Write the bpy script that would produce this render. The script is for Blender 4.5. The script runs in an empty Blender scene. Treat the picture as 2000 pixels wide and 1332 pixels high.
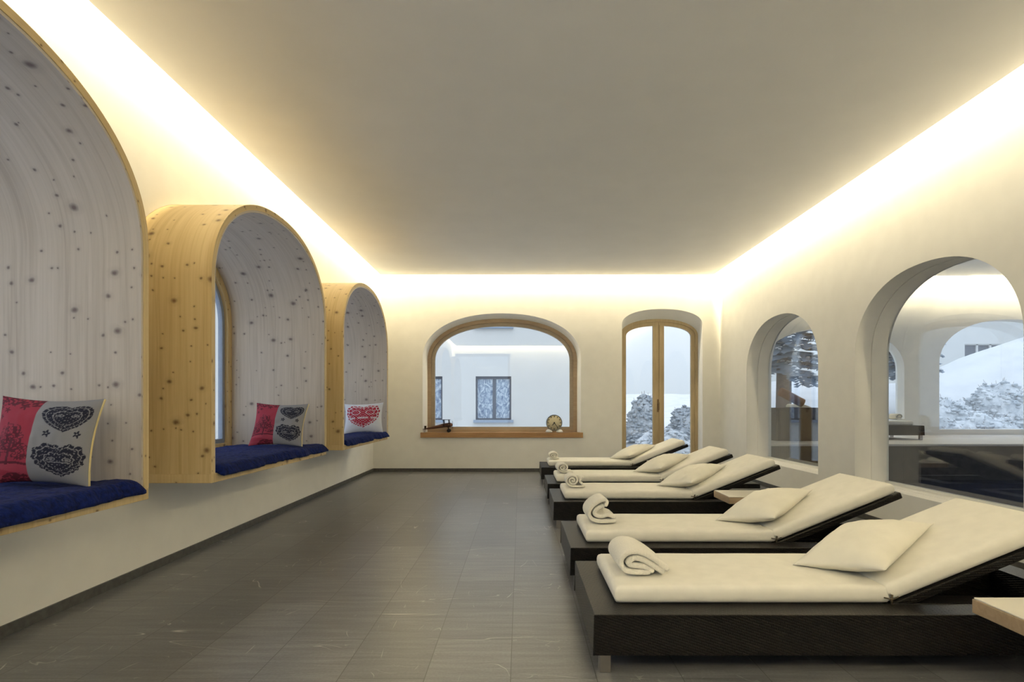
import bpy, bmesh, math, random
import numpy as np
from mathutils import Vector, Matrix, noise as mnoise
from mathutils.geometry import tessellate_polygon

scene = bpy.context.scene
COL = scene.collection
PI = math.pi

# ------------------------------------------------------------------ camera
F, CX, CY, EYE = 1120.0, 1016.0, 793.0, 1.05      # focal length in px, vanishing point, eye height
cam_data = bpy.data.cameras.new('camera')
cam = bpy.data.objects.new('camera', cam_data)
COL.objects.link(cam)
cam.location = (0, 0, EYE)
cam.rotation_euler = (PI/2, 0, 0)
cam_data.sensor_fit = 'HORIZONTAL'
cam_data.sensor_width = 36.0
cam_data.lens = 36.0*F/2000.0
cam_data.shift_x = (1000-CX)/2000.0
cam_data.shift_y = (CY-666)/2000.0
cam_data.clip_start = 0.02
scene.camera = cam

# ------------------------------------------------------------------ room dimensions
XL, XR = -2.355, 3.20          # side walls
YB, YN = 9.19, -1.0            # window wall, wall behind the camera
HS = 3.12                      # underside of the lowered ceiling
GAP = 0.15                     # light slot round the ceiling
TOP = 3.50
PX1, PYB, PHS = 12.0, 11.0, 3.50   # pool hall

# ------------------------------------------------------------------ exposure, world, lamps
vs = scene.view_settings
vs.view_transform = 'Standard'
vs.look = 'None'
vs.gamma = 1.0
vs.use_curve_mapping = False
vs.exposure = 0.50

world = bpy.data.worlds.new('overcast_sky')
scene.world = world
world.use_nodes = True
wn = world.node_tree
wn.nodes.clear()
tc = wn.nodes.new('ShaderNodeTexCoord')
sep = wn.nodes.new('ShaderNodeSeparateXYZ')
ramp = wn.nodes.new('ShaderNodeValToRGB')
ramp.color_ramp.elements[0].position = 0.0
ramp.color_ramp.elements[0].color = (0.60, 0.68, 0.76, 1)
ramp.color_ramp.elements[1].position = 1.0
ramp.color_ramp.elements[1].color = (1.75, 1.95, 2.25, 1)
bgn = wn.nodes.new('ShaderNodeBackground')
bgn.inputs[1].default_value = 0.84
won = wn.nodes.new('ShaderNodeOutputWorld')
wn.links.new(tc.outputs['Generated'], sep.inputs[0])
wn.links.new(sep.outputs[2], ramp.inputs[0])
wn.links.new(ramp.outputs[0], bgn.inputs[0])
wn.links.new(bgn.outputs[0], won.inputs[0])

LED = (1.0, 0.86, 0.57)
def lamp(name, loc, sx, sy, direction, energy, color=LED):
    d = bpy.data.lights.new(name, 'AREA')
    d.shape = 'RECTANGLE'
    d.size, d.size_y = sx, sy
    d.energy = energy
    d.color = color
    o = bpy.data.objects.new(name, d)
    COL.objects.link(o)
    o.location = loc
    z = -Vector(direction).normalized()
    ax = Vector((1, 0, 0)) if abs(direction[0]) < 1e-6 and abs(direction[1]) > 1e-6 else Vector((0, 1, 0))
    x = ax
    y = z.cross(x)
    m = Matrix((x, y, z)).transposed()
    o.rotation_euler = m.to_euler()
    return o
def portal(name, loc, sx, sy, direction):
    o = lamp(name, loc, sx, sy, direction, 1.0, (1, 1, 1))
    o.data.cycles.is_portal = True
    return o

PW = 11.6                                     # watts per metre of strip
LZ, LI, LW = HS+0.25, 0.025, 0.03
ym = (YB+YN)/2; yl = YB-YN-2*GAP
xm = (XL+XR)/2; xl = XR-XL-2*GAP
lamp('cove_lamp_left',  (XL+GAP+LI, ym, LZ), yl, LW, (-0.55, 0, -1), 0.72*PW*yl)
lamp('cove_lamp_right', (XR-GAP-LI, ym, LZ), yl, LW, (0.55, 0, -1), 0.84*PW*yl)
lamp('cove_lamp_back',  (xm, YB-GAP-LI, LZ), xl, LW, (0, 0.55, -1), 0.88*PW*xl)
lamp('cove_lamp_near',  (xm, YN+GAP+LI, LZ), xl, LW, (0, -0.55, -1), 2.2*PW*xl)
lamp('cove_lamp_pool',  ((3.62+PX1)/2, PYB-0.25, PHS+0.25), PX1-3.9, 0.04, (0, 1, -0.9), 14.0*(PX1-3.9))

# ------------------------------------------------------------------ node helpers / materials
def mat(name):
    m = bpy.data.materials.new(name)
    m.use_nodes = True
    return m, m.node_tree, m.node_tree.nodes['Principled BSDF']
def nd(nt, t, **kw):
    n = nt.nodes.new(t)
    for k, v in kw.items():
        setattr(n, k, v)
    return n
def mth(nt, op, a, b=None, clamp=False):
    n = nt.nodes.new('ShaderNodeMath')
    n.operation = op
    n.use_clamp = clamp
    for i, v in enumerate((a, b)):
        if v is None: continue
        if isinstance(v, (int, float)): n.inputs[i].default_value = v
        else: nt.links.new(v, n.inputs[i])
    return n.outputs[0]
def vec(nt, v, scale, loc=(0, 0, 0), rot=(0, 0, 0)):
    n = nt.nodes.new('ShaderNodeMapping')
    n.inputs['Scale'].default_value = scale
    n.inputs['Location'].default_value = loc
    n.inputs['Rotation'].default_value = rot
    nt.links.new(v, n.inputs[0])
    return n.outputs[0]
def nse(nt, v, scale, detail=3, rough=0.5, dist=0.0):
    n = nt.nodes.new('ShaderNodeTexNoise')
    n.inputs['Scale'].default_value = scale
    n.inputs['Detail'].default_value = detail
    n.inputs['Roughness'].default_value = rough
    n.inputs['Distortion'].default_value = dist
    nt.links.new(v, n.inputs['Vector'])
    return n
def crm(nt, fac, stops):
    n = nt.nodes.new('ShaderNodeValToRGB')
    el = n.color_ramp.elements
    while len(el) < len(stops): el.new(0.5)
    for e, (p, c) in zip(el, stops):
        e.position = p
        e.color = (*c, 1) if len(c) == 3 else c
    nt.links.new(fac, n.inputs[0])
    return n.outputs[0]
def mixc(nt, fac, a, b, mode='MIX'):
    n = nt.nodes.new('ShaderNodeMix')
    n.data_type = 'RGBA'
    n.blend_type = mode
    for sock, v in ((n.inputs[0], fac), (n.inputs[6], a), (n.inputs[7], b)):
        if isinstance(v, (int, float)): sock.default_value = v
        elif isinstance(v, tuple): sock.default_value = (*v, 1)
        else: nt.links.new(v, sock)
    return n.outputs[2]
def bump(nt, b, h, strength=0.3, dist=0.01):
    n = nt.nodes.new('ShaderNodeBump')
    n.inputs['Strength'].default_value = strength
    n.inputs['Distance'].default_value = dist
    nt.links.new(h, n.inputs['Height'])
    nt.links.new(n.outputs[0], b.inputs['Normal'])
def coords(nt, which='UV'):
    return nt.nodes.new('ShaderNodeTexCoord').outputs[which]

def plain(name, col, rough=0.6, metal=0.0, var=0.06, nscale=20, bumps=0.0, spec=0.5, which='Object', sheen=0.0):
    m, nt, b = mat(name)
    c = coords(nt, which)
    n = nse(nt, c, nscale, 4)
    dk = tuple(x*(1-var) for x in col); lt = tuple(min(1, x*(1+var)) for x in col)
    nt.links.new(crm(nt, n.outputs[0], [(0.3, dk), (0.7, lt)]), b.inputs['Base Color'])
    b.inputs['Roughness'].default_value = rough
    b.inputs['Metallic'].default_value = metal
    b.inputs['Specular IOR Level'].default_value = spec
    b.inputs['Sheen Weight'].default_value = sheen
    if bumps: bump(nt, b, n.outputs[0], bumps, 0.01)
    return m

def pine(name, light, mid, dark, knot, rough=0.55):
    m, nt, b = mat(name)
    c = coords(nt)
    g1 = nse(nt, vec(nt, c, (55, 1.6, 1)), 1.0, 5, 0.55, 0.6)
    g2 = nse(nt, vec(nt, c, (7, 0.5, 1)), 1.0, 2)
    gm = mth(nt, 'ADD', mth(nt, 'MULTIPLY', g1.outputs[0], 0.55), mth(nt, 'MULTIPLY', g2.outputs[0], 0.45))
    col = crm(nt, gm, [(0.34, dark), (0.48, mid), (0.62, light)])
    def knots(scale, loc, keep, rmin, rvar):
        v = nd(nt, 'ShaderNodeTexVoronoi', voronoi_dimensions='2D')
        wob = nse(nt, vec(nt, c, (30, 30, 1)), 1.0, 2)
        sh = nd(nt, 'ShaderNodeVectorMath', operation='MULTIPLY_ADD')
        nt.links.new(wob.outputs[1], sh.inputs[0])
        sh.inputs[1].default_value = (0.012, 0.012, 0)
        nt.links.new(c, sh.inputs[2])
        nt.links.new(vec(nt, sh.outputs[0], scale, loc), v.inputs['Vector'])
        v.inputs['Scale'].default_value = 1.0
        s = nd(nt, 'ShaderNodeSeparateColor')
        nt.links.new(v.outputs['Color'], s.inputs[0])
        r = mth(nt, 'ADD', mth(nt, 'MULTIPLY', mth(nt, 'POWER', s.outputs[0], 2.0), rvar), rmin)
        on = mth(nt, 'LESS_THAN', s.outputs[1], keep)
        r = mth(nt, 'MULTIPLY', r, on)
        q = mth(nt, 'DIVIDE', v.outputs['Distance'], mth(nt, 'ADD', r, 0.0001))
        k = mth(nt, 'SUBTRACT', 1.25, mth(nt, 'MULTIPLY', q, 0.9), clamp=True)
        halo = mth(nt, 'SUBTRACT', 1.0, mth(nt, 'MULTIPLY', q, 0.33), clamp=True)
        core = mth(nt, 'SUBTRACT', 1.0, mth(nt, 'MULTIPLY', q, 1.6), clamp=True)
        return k, halo, core
    for args in (((5.2, 6.4, 1), (0.3, 0.7, 0), 0.74, 0.035, 0.085), ((11, 12, 1), (3.1, 1.9, 0), 0.28, 0.05, 0.06)):
        k, halo, core = knots(*args)
        col = mixc(nt, mth(nt, 'MULTIPLY', halo, 0.35), col, tuple(0.5*a+0.3*z for a, z in zip(dark, knot)))
        col = mixc(nt, mth(nt, 'MULTIPLY', k, 0.92), col, knot)
        col = mixc(nt, mth(nt, 'MULTIPLY', core, 0.35), col, tuple(min(1, 2.6*x) for x in knot))
    # seams between the boards
    su = nd(nt, 'ShaderNodeSeparateXYZ')
    nt.links.new(c, su.inputs[0])
    fr = mth(nt, 'FRACT', mth(nt, 'MULTIPLY', su.outputs[0], 7.3))
    seam = mth(nt, 'LESS_THAN', fr, 0.012)
    col = mixc(nt, mth(nt, 'MULTIPLY', seam, 0.35), col, dark)
    nt.links.new(col, b.inputs['Base Color'])
    b.inputs['Roughness'].default_value = rough
    bump(nt, b, g1.outputs[0], 0.08, 0.004)
    return m

def oak(name, a, z, rough=0.45, scale=(3, 40, 40)):
    m, nt, b = mat(name)
    c = coords(nt, 'Object')
    n = nse(nt, vec(nt, c, scale), 1.0, 5, 0.6, 0.8)
    n2 = nse(nt, c, 3.0, 2)
    g = mth(nt, 'ADD', mth(nt, 'MULTIPLY', n.outputs[0], 0.6), mth(nt, 'MULTIPLY', n2.outputs[0], 0.4))
    nt.links.new(crm(nt, g, [(0.35, a), (0.65, z)]), b.inputs['Base Color'])
    b.inputs['Roughness'].default_value = rough
    bump(nt, b, n.outputs[0], 0.05, 0.003)
    return m

def wicker(name):
    m, nt, b = mat(name)
    c = coords(nt)
    br = nd(nt, 'ShaderNodeTexBrick')
    br.offset = 0.5
    br.inputs['Scale'].default_value = 1.0
    br.inputs['Brick Width'].default_value = 0.030
    br.inputs['Row Height'].default_value = 0.0105
    br.inputs['Mortar Size'].default_value = 0.0022
    br.inputs['Mortar Smooth'].default_value = 0.6
    br.inputs['Color1'].default_value = (0.015, 0.012, 0.009, 1)
    br.inputs['Color2'].default_value = (0.0045, 0.0036, 0.0028, 1)
    br.inputs['Mortar'].default_value = (0.0008, 0.0007, 0.0006, 1)
    nt.links.new(vec(nt, c, (1, 1, 1), (0, 0, 0), (0, 0, 0.32)), br.inputs['Vector'])
    nt.links.new(br.outputs['Color'], b.inputs['Base Color'])
    b.inputs['Roughness'].default_value = 0.36
    b.inputs['Specular IOR Level'].default_value = 0.35
    h = mth(nt, 'SUBTRACT', 1.0, br.outputs['Fac'])
    bump(nt, b, h, 0.8, 0.004)
    return m

def slate():
    m, nt, b = mat('slate_tiles')
    c = coords(nt, 'Object')
    br = nd(nt, 'ShaderNodeTexBrick')
    br.offset = 0.43
    br.inputs['Scale'].default_value = 1.0
    br.inputs['Brick Width'].default_value = 0.86
    br.inputs['Row Height'].default_value = 0.332
    br.inputs['Mortar Size'].default_value = 0.0022
    br.inputs['Mortar Smooth'].default_value = 0.3
    br.inputs['Color1'].default_value = (0, 0, 0, 1)
    br.inputs['Color2'].default_value = (1, 1, 1, 1)
    br.inputs['Mortar'].default_value = (0.5, 0.5, 0.5, 1)
    sw = nd(nt, 'ShaderNodeSeparateXYZ'); nt.links.new(c, sw.inputs[0])
    cb = nd(nt, 'ShaderNodeCombineXYZ')
    nt.links.new(sw.outputs[1], cb.inputs[0])
    nt.links.new(mth(nt, 'ADD', sw.outputs[0], 0.037+0.332*20), cb.inputs[1])
    nt.links.new(cb.outputs[0], br.inputs['Vector'])
    st = nse(nt, vec(nt, c, (2.2, 26, 1)), 1.0, 6, 0.65, 0.5)
    sp = nse(nt, c, 90.0, 3)
    big = nse(nt, c, 1.3, 3)
    f = mth(nt, 'ADD', mth(nt, 'MULTIPLY', st.outputs[0], 0.62), mth(nt, 'MULTIPLY', sp.outputs[0], 0.22))
    f = mth(nt, 'ADD', f, mth(nt, 'MULTIPLY', big.outputs[0], 0.12))
    f = mth(nt, 'ADD', f, mth(nt, 'MULTIPLY', br.outputs['Color'], 0.10))
    col = crm(nt, f, [(0.36, (0.100, 0.102, 0.108)), (0.53, (0.162, 0.164, 0.171)), (0.70, (0.25, 0.252, 0.258))])
    # pale veins, kept to patches
    def vein(scale, loc, thr, w, patch, pthr):
        n = nse(nt, vec(nt, c, scale, loc), 1.0, 1.5, 0.5, 0.45)
        d = mth(nt, 'ABSOLUTE', mth(nt, 'SUBTRACT', n.outputs[0], thr))
        v = mth(nt, 'SUBTRACT', 1.0, mth(nt, 'DIVIDE', d, w), clamp=True)
        p = nse(nt, vec(nt, c, (patch, patch*1.7, 1), (loc[1], loc[0], 0)), 1.0, 2)
        return mth(nt, 'MULTIPLY', v, mth(nt, 'MULTIPLY', mth(nt, 'SUBTRACT', p.outputs[0], pthr), 9.0, clamp=True))
    for a in (((0.9, 5.5, 1), (3, 7, 0), 0.5, 0.0045, 2.2, 0.545), ((4.5, 1.0, 1), (9, 2, 0), 0.52, 0.0035, 2.7, 0.56), ((7, 9, 1), (1, 5, 0), 0.47, 0.010, 3.1, 0.62)):
        col = mixc(nt, mth(nt, 'MULTIPLY', vein(*a), 0.85), col, (0.66, 0.645, 0.62))
    col = mixc(nt, mth(nt, 'MULTIPLY', br.outputs['Fac'], 0.75), col, (0.045, 0.043, 0.041))
    nt.links.new(col, b.inputs['Base Color'])
    nt.links.new(crm(nt, st.outputs[0], [(0.3, (0.28,)*3), (0.7, (0.36,)*3)]), b.inputs['Roughness'])
    b.inputs['Specular IOR Level'].default_value = 0.85
    bump(nt, b, mth(nt, 'SUBTRACT', f, mth(nt, 'MULTIPLY', br.outputs['Fac'], 0.5)), 0.035, 0.004)
    return m

def glass(name, tint=(0.97, 0.985, 0.99), refl=1.0):
    m = bpy.data.materials.new(name)
    m.use_nodes = True
    nt = m.node_tree
    nt.nodes.clear()
    tr = nd(nt, 'ShaderNodeBsdfTransparent'); tr.inputs[0].default_value = (*tint, 1)
    gl = nd(nt, 'ShaderNodeBsdfGlossy'); gl.inputs['Roughness'].default_value = 0.0
    gl.inputs[0].default_value = (1, 1, 1, 1)
    lw = nd(nt, 'ShaderNodeLayerWeight'); lw.inputs[0].default_value = 0.5
    p = mth(nt, 'POWER', lw.outputs['Facing'], 5.0)
    f = mth(nt, 'ADD', mth(nt, 'MULTIPLY', p, 0.96*refl), 0.04*refl)
    mx = nd(nt, 'ShaderNodeMixShader')
    nt.links.new(f, mx.inputs[0]); nt.links.new(tr.outputs[0], mx.inputs[1]); nt.links.new(gl.outputs[0], mx.inputs[2])
    o = nd(nt, 'ShaderNodeOutputMaterial'); nt.links.new(mx.outputs[0], o.inputs[0])
    return m

def attr_mat(name, rough=0.85, bs=400):
    m, nt, b = mat(name)
    a = nd(nt, 'ShaderNodeAttribute'); a.attribute_name = 'pattern'
    c = coords(nt)
    n = nse(nt, c, bs, 2)
    nt.links.new(mixc(nt, 0.12, a.outputs['Color'], crm(nt, n.outputs[0], [(0.3, (0.2,)*3), (0.7, (0.9,)*3)]), 'MULTIPLY'), b.inputs['Base Color'])
    b.inputs['Roughness'].default_value = rough
    bump(nt, b, n.outputs[0], 0.15, 0.002)
    return m

def snow_mat(name, lo, hi, scale=1.2):
    m, nt, b = mat(name)
    c = coords(nt, 'Object')
    n = nse(nt, c, scale, 6, 0.6)
    nt.links.new(crm(nt, n.outputs[0], [(0.36, lo), (0.58, hi)]), b.inputs['Base Color'])
    b.inputs['Roughness'].default_value = 0.9
    bump(nt, b, n.outputs[0], 0.5, 0.1)
    return m

MW = {}
MW['plaster'] = plain('warm_white_plaster', (0.90, 0.885, 0.835), 0.85, var=0.02, nscale=6, bumps=0.03, spec=0.2)
MW['ceiling'] = plain('ceiling_paint', (0.91, 0.90, 0.885), 0.9, var=0.015, nscale=3, spec=0.2)
MW['slate'] = slate()
MW['base'] = plain('slate_skirting', (0.085, 0.085, 0.08), 0.5, var=0.25, nscale=30)
MW['pine'] = pine('swiss_pine', (0.70, 0.54, 0.29), (0.64, 0.48, 0.24), (0.54, 0.385, 0.18), (0.13, 0.065, 0.028))
MW['lining'] = pine('daylight_pale_pine', (0.62, 0.55, 0.485), (0.56, 0.495, 0.43), (0.46, 0.395, 0.335), (0.12, 0.085, 0.085))  # same pine as the shell, daylight put into the paler, greyer colour
MW['oak'] = oak('larch_frame', (0.34, 0.245, 0.155), (0.455, 0.34, 0.225))
MW['oakdoor'] = oak('larch_door', (0.42, 0.325, 0.18), (0.535, 0.42, 0.25), scale=(40, 40, 3))
MW['sill'] = oak('larch_sill', (0.36, 0.19, 0.075), (0.50, 0.29, 0.13))
MW['seal'] = plain('grey_blue_sash', (0.27, 0.32, 0.42), 0.45)
MW['glass'] = glass('window_glass')
MW['double'] = glass('double_glazing', (0.96, 0.975, 0.985), 1.45)
MW['wicker'] = wicker('dark_wicker')
MW['cream'] = plain('cream_canvas', (0.90, 0.87, 0.785), 0.85, var=0.03, nscale=14, bumps=0.05, spec=0.2)
MW['pillow'] = plain('cream_cotton', (0.90, 0.865, 0.76), 0.85, var=0.03, nscale=9, bumps=0.08, spec=0.2)
MW['towel'] = plain('cream_terry', (0.90, 0.86, 0.76), 0.95, var=0.05, nscale=160, bumps=0.5, spec=0.1, sheen=0.3)
MW['steel'] = plain('brushed_steel', (0.34, 0.32, 0.30), 0.35, 1.0)
MW['strap'] = plain('brown_strap', (0.10, 0.08, 0.05), 0.8)
MW['tabletop'] = plain('cream_laminate', (0.84, 0.80, 0.70), 0.22, var=0.01)
MW['fleece'] = plain('navy_fleece', (0.006, 0.014, 0.090), 0.95, var=0.5, nscale=45, bumps=1.0, spec=0.08, sheen=0.03)
MW['print'] = attr_mat('printed_linen')
MW['yellow'] = plain('yellow_piping', (0.72, 0.58, 0.28), 0.8)
MW['dial'] = plain('cream_dial', (0.74, 0.66, 0.44), 0.5)
MW['grey'] = plain('grey_metal', (0.18, 0.19, 0.19), 0.4, 0.6)
MW['black'] = plain('black_paint', (0.015, 0.014, 0.013), 0.5)
MW['white'] = plain('white_enamel', (0.80, 0.80, 0.80), 0.3)
MW['bronze'] = plain('dark_bronze', (0.06, 0.040, 0.030), 0.45, 0.6, var=0.3, nscale=60)
MW['redbrown'] = plain('rusty_red', (0.13, 0.055, 0.035), 0.6, var=0.25, nscale=60)
MW['facade'] = plain('white_render', (0.66, 0.66, 0.64), 0.9, var=0.02, nscale=2)
MW['facade_trim'] = plain('blue_grey_stone', (0.30, 0.36, 0.45), 0.8)
MW['winframe'] = plain('dark_grey_frame', (0.10, 0.11, 0.14), 0.6)
MW['snow'] = snow_mat('snow', (0.53, 0.54, 0.555), (0.60, 0.605, 0.61), 0.7)
MW['bush'] = snow_mat('snowy_twigs', (0.36, 0.40, 0.44), (0.62, 0.645, 0.67), 3.0)
MW['bushdark'] = snow_mat('frosted_haze_twigs', (0.33, 0.37, 0.41), (0.48, 0.51, 0.54), 3.5)  # frosted twigs, kept pale and low in contrast to imitate haze
MW['bark'] = plain('brown_bark', (0.10, 0.06, 0.045), 0.9, var=0.5, nscale=8, bumps=0.6)
MW['needles'] = plain('blue_green_needles', (0.20, 0.25, 0.31), 0.8, var=0.4, nscale=3)
MW['cabinet'] = plain('dark_brown_wood', (0.045, 0.028, 0.020), 0.45, var=0.2)
MW['mat'] = plain('brown_leather', (0.26, 0.11, 0.055), 0.55, var=0.15)
MW['poolstone'] = plain('dark_pool_stone', (0.050, 0.042, 0.038), 0.55, var=0.3, nscale=12)
MW['deck'] = plain('pale_deck_stone', (0.62, 0.60, 0.57), 0.45, var=0.05, nscale=5)
MW['bluepad'] = plain('blue_canvas', (0.10, 0.17, 0.36), 0.8)
m, nt, b = mat('pool_water')
b.inputs['Base Color'].default_value = (0.003, 0.010, 0.055, 1)
b.inputs['Roughness'].default_value = 0.06
wv = nse(nt, coords(nt, 'Object'), 3.0, 3)
bump(nt, b, wv.outputs[0], 0.15, 0.03)
MW['water'] = m
m, nt, b = mat('curtain_sky_panes')  # lace curtains, with sky reflection put into the bluish tones
c = coords(nt, 'Object')
n1 = nse(nt, vec(nt, c, (7, 1, 4)), 1.0, 5, 0.7, 2.0)
nt.links.new(crm(nt, n1.outputs[0], [(0.36, (0.14, 0.19, 0.30)), (0.5, (0.33, 0.41, 0.52)), (0.62, (0.62, 0.70, 0.76))]), b.inputs['Base Color'])
b.inputs['Roughness'].default_value = 0.08
MW['lace_sky'] = m

# ------------------------------------------------------------------ mesh helpers
class MB:
    def __init__(self):
        self.v, self.f, self.uv, self.sm, self.mi = [], [], [], [], []
    def add(self, verts, faces, uvs=None, smooth=False, mi=0):
        o = len(self.v)
        self.v += [tuple(p) for p in verts]
        for i, f in enumerate(faces):
            self.f.append([a+o for a in f])
            self.uv.append(uvs[i] if uvs else None)
            self.sm.append(smooth)
            self.mi.append(mi)
        return self
    def box(self, x0, x1, y0, y1, z0, z1, mi=0):
        v = [(x0, y0, z0), (x1, y0, z0), (x1, y1, z0), (x0, y1, z0), (x0, y0, z1), (x1, y0, z1), (x1, y1, z1), (x0, y1, z1)]
        return self.add(v, [(3, 2, 1, 0), (4, 5, 6, 7), (0, 1, 5, 4), (1, 2, 6, 5), (2, 3, 7, 6), (3, 0, 4, 7)], mi=mi)
    def tube(self, pts, rs, n=10, cap=True, smooth=True, mi=0):
        pts = [Vector(p) for p in pts]
        if isinstance(rs, (int, float)): rs = [rs]*len(pts)
        V = []
        for i, p in enumerate(pts):
            t = (pts[min(i+1, len(pts)-1)]-pts[max(i-1, 0)]).normalized()
            a = t.cross(Vector((0, 0, 1)) if abs(t.z) < 0.9 else Vector((1, 0, 0))).normalized()
            c = t.cross(a)
            for k in range(n):
                w = 2*PI*k/n
                V.append(p+(a*math.cos(w)+c*math.sin(w))*rs[i])
        Fc = []
        for i in range(len(pts)-1):
            for k in range(n):
                Fc.append((i*n+k, i*n+(k+1) % n, (i+1)*n+(k+1) % n, (i+1)*n+k))
        self.add(V, Fc, smooth=smooth, mi=mi)
        if cap:
            o = len(self.v)-len(V)
            for ring, rev in ((0, True), (len(pts)-1, False)):
                idx = [o+ring*n+k for k in range(n)]
                self.f.append(idx[::-1] if rev else idx); self.uv.append(None); self.sm.append(False); self.mi.append(mi)
        return self
    def lathe(self, prof, center, axis='Y', n=40, mi=0):
        # prof: list of (radius, offset along axis)
        V = []
        cx, cy, cz = center
        for r, h in prof:
            for k in range(n):
                w = 2*PI*k/n
                if axis == 'Y': V.append((cx+r*math.cos(w), cy+h, cz+r*math.sin(w)))
                elif axis == 'Z': V.append((cx+r*math.cos(w), cy+r*math.sin(w), cz+h))
                else: V.append((cx+h, cy+r*math.cos(w), cz+r*math.sin(w)))
        Fc = []
        for i in range(len(prof)-1):
            for k in range(n):
                Fc.append((i*n+k, i*n+(k+1) % n, (i+1)*n+(k+1) % n, (i+1)*n+k))
        return self.add(V, Fc, smooth=True, mi=mi)
    def build(self, name, mats, parent=None, bevel=0.0, seg=2, sub=0, recalc=True, autosmooth=None):
        me = bpy.data.meshes.new(name)
        me.from_pydata(self.v, [], self.f)
        if not isinstance(mats, (list, tuple)): mats = [mats]
        for mm in mats: me.materials.append(mm)
        for p, s, i in zip(me.polygons, self.sm, self.mi):
            p.use_smooth = s
            p.material_index = i
        if recalc:
            bm = bmesh.new(); bm.from_mesh(me)
            bmesh.ops.recalc_face_normals(bm, faces=bm.faces)
            bm.to_mesh(me); bm.free()
        lay = me.uv_layers.new(name='UVMap')
        # keep uv in original loop order even when recalc flipped a face
        for p, fv, fu in zip(me.polygons, self.f, self.uv):
            if fu is not None:
                mp = {a: u for a, u in zip(fv, fu)}
                for li in p.loop_indices:
                    lay.data[li].uv = mp[me.loops[li].vertex_index]
            else:
                nx, ny, nz = (abs(x) for x in p.normal)
                for li in p.loop_indices:
                    q = me.vertices[me.loops[li].vertex_index].co
                    if nz >= nx and nz >= ny: lay.data[li].uv = (q.x, q.y)
                    elif ny >= nx: lay.data[li].uv = (q.x, q.z)
                    else: lay.data[li].uv = (q.y, q.z)
        o = bpy.data.objects.new(name, me)
        COL.objects.link(o)
        if parent: o.parent = parent
        if bevel:
            md = o.modifiers.new('bevel', 'BEVEL'); md.width = bevel; md.segments = seg; md.limit_method = 'ANGLE'; md.angle_limit = math.radians(40)
            md.harden_normals = False
        if sub:
            md = o.modifiers.new('subdivision', 'SUBSURF'); md.levels = sub; md.render_levels = sub
        return o

def tag(o, label=None, cat=None, group=None, kind=None):
    if label: o['label'] = label
    if cat: o['category'] = cat
    if group: o['group'] = group
    if kind: o['kind'] = kind
    return o
def empty(name, loc=(0, 0, 0), rz=0.0):
    o = bpy.data.objects.new(name, None)
    o.empty_display_size = 0.1
    COL.objects.link(o)
    o.location = loc
    o.rotation_euler = (0, 0, rz)
    return o
def dup(root, loc, rz=0.0):
    r = root.copy(); COL.objects.link(r)
    r.location = loc; r.rotation_euler = (0, 0, rz)
    for ch in list(root.children):
        c = ch.copy(); COL.objects.link(c); c.parent = r
        for g in ch.children:
            d = g.copy(); COL.objects.link(d); d.parent = c
    return r

def arch(c, half, z0, zs, rise, n=2.2, N=40):
    pts = [(c-half, z0)]
    for i in range(N+1):
        t = PI-PI*i/N
        a, s = math.cos(t), math.sin(t)
        x = math.copysign(abs(a)**(2/n), a)
        z = abs(s)**(2/n)
        pts.append((c+half*x, zs+rise*z))
    pts.append((c+half, z0))
    return pts
def inset(c, half, z0, zs, rise, t, tb=None, n=2.2, N=40):
    return arch(c, half-t, z0+(t if tb is None else tb), zs, rise-t, n, N)

def to3(axis, p, d):
    # axis 'X': wall normal along X, profile is (y,z); axis 'Y': profile is (x,z)
    return (d, p[0], p[1]) if axis == 'X' else (p[0], d, p[1])

def wall(name, axis, d0, d1, rect, holes, material, reveal=None, parent=None):
    """thick wall with arched openings; holes = list of lists of (depth fraction profile) : [(d, profile), ...] lofted from d0 to d1"""
    mb = MB()
    a0, a1, z0, z1 = rect
    outer = [(a0, z0), (a1, z0), (a1, z1), (a0, z1)]
    for d, k in ((d0, 0), (d1, -1)):
        polys = [[Vector((p[0], p[1], 0)) for p in outer]]
        flat = list(outer)
        for h in holes:
            polys.append([Vector((p[0], p[1], 0)) for p in h[k][1]])
            flat += list(h[k][1])
        tri = tessellate_polygon(polys)
        mb.add([to3(axis, p, d) for p in flat], [tuple(t) for t in tri], mi=0)
    for i in range(4):
        p, q = outer[i], outer[(i+1) % 4]
        mb.add([to3(axis, p, d0), to3(axis, q, d0), to3(axis, q, d1), to3(axis, p, d1)], [(0, 1, 2, 3)])
    for h in holes:
        for (da, pa), (db, pb) in zip(h[:-1], h[1:]):
            n = len(pa)
            V = [to3(axis, p, da) for p in pa]+[to3(axis, p, db) for p in pb]
            mb.add(V, [(i, i+1, n+i+1, n+i) for i in range(n-1)], smooth=True)
            V = [to3(axis, pa[0], da), to3(axis, pa[-1], da), to3(axis, pb[-1], db), to3(axis, pb[0], db)]
            mb.add(V, [(0, 1, 2, 3)])
    o = mb.build(name, material, parent, recalc=False)
    # orient faces outwards piecewise: use normals facing away from the wall's middle where possible
    return o

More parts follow.
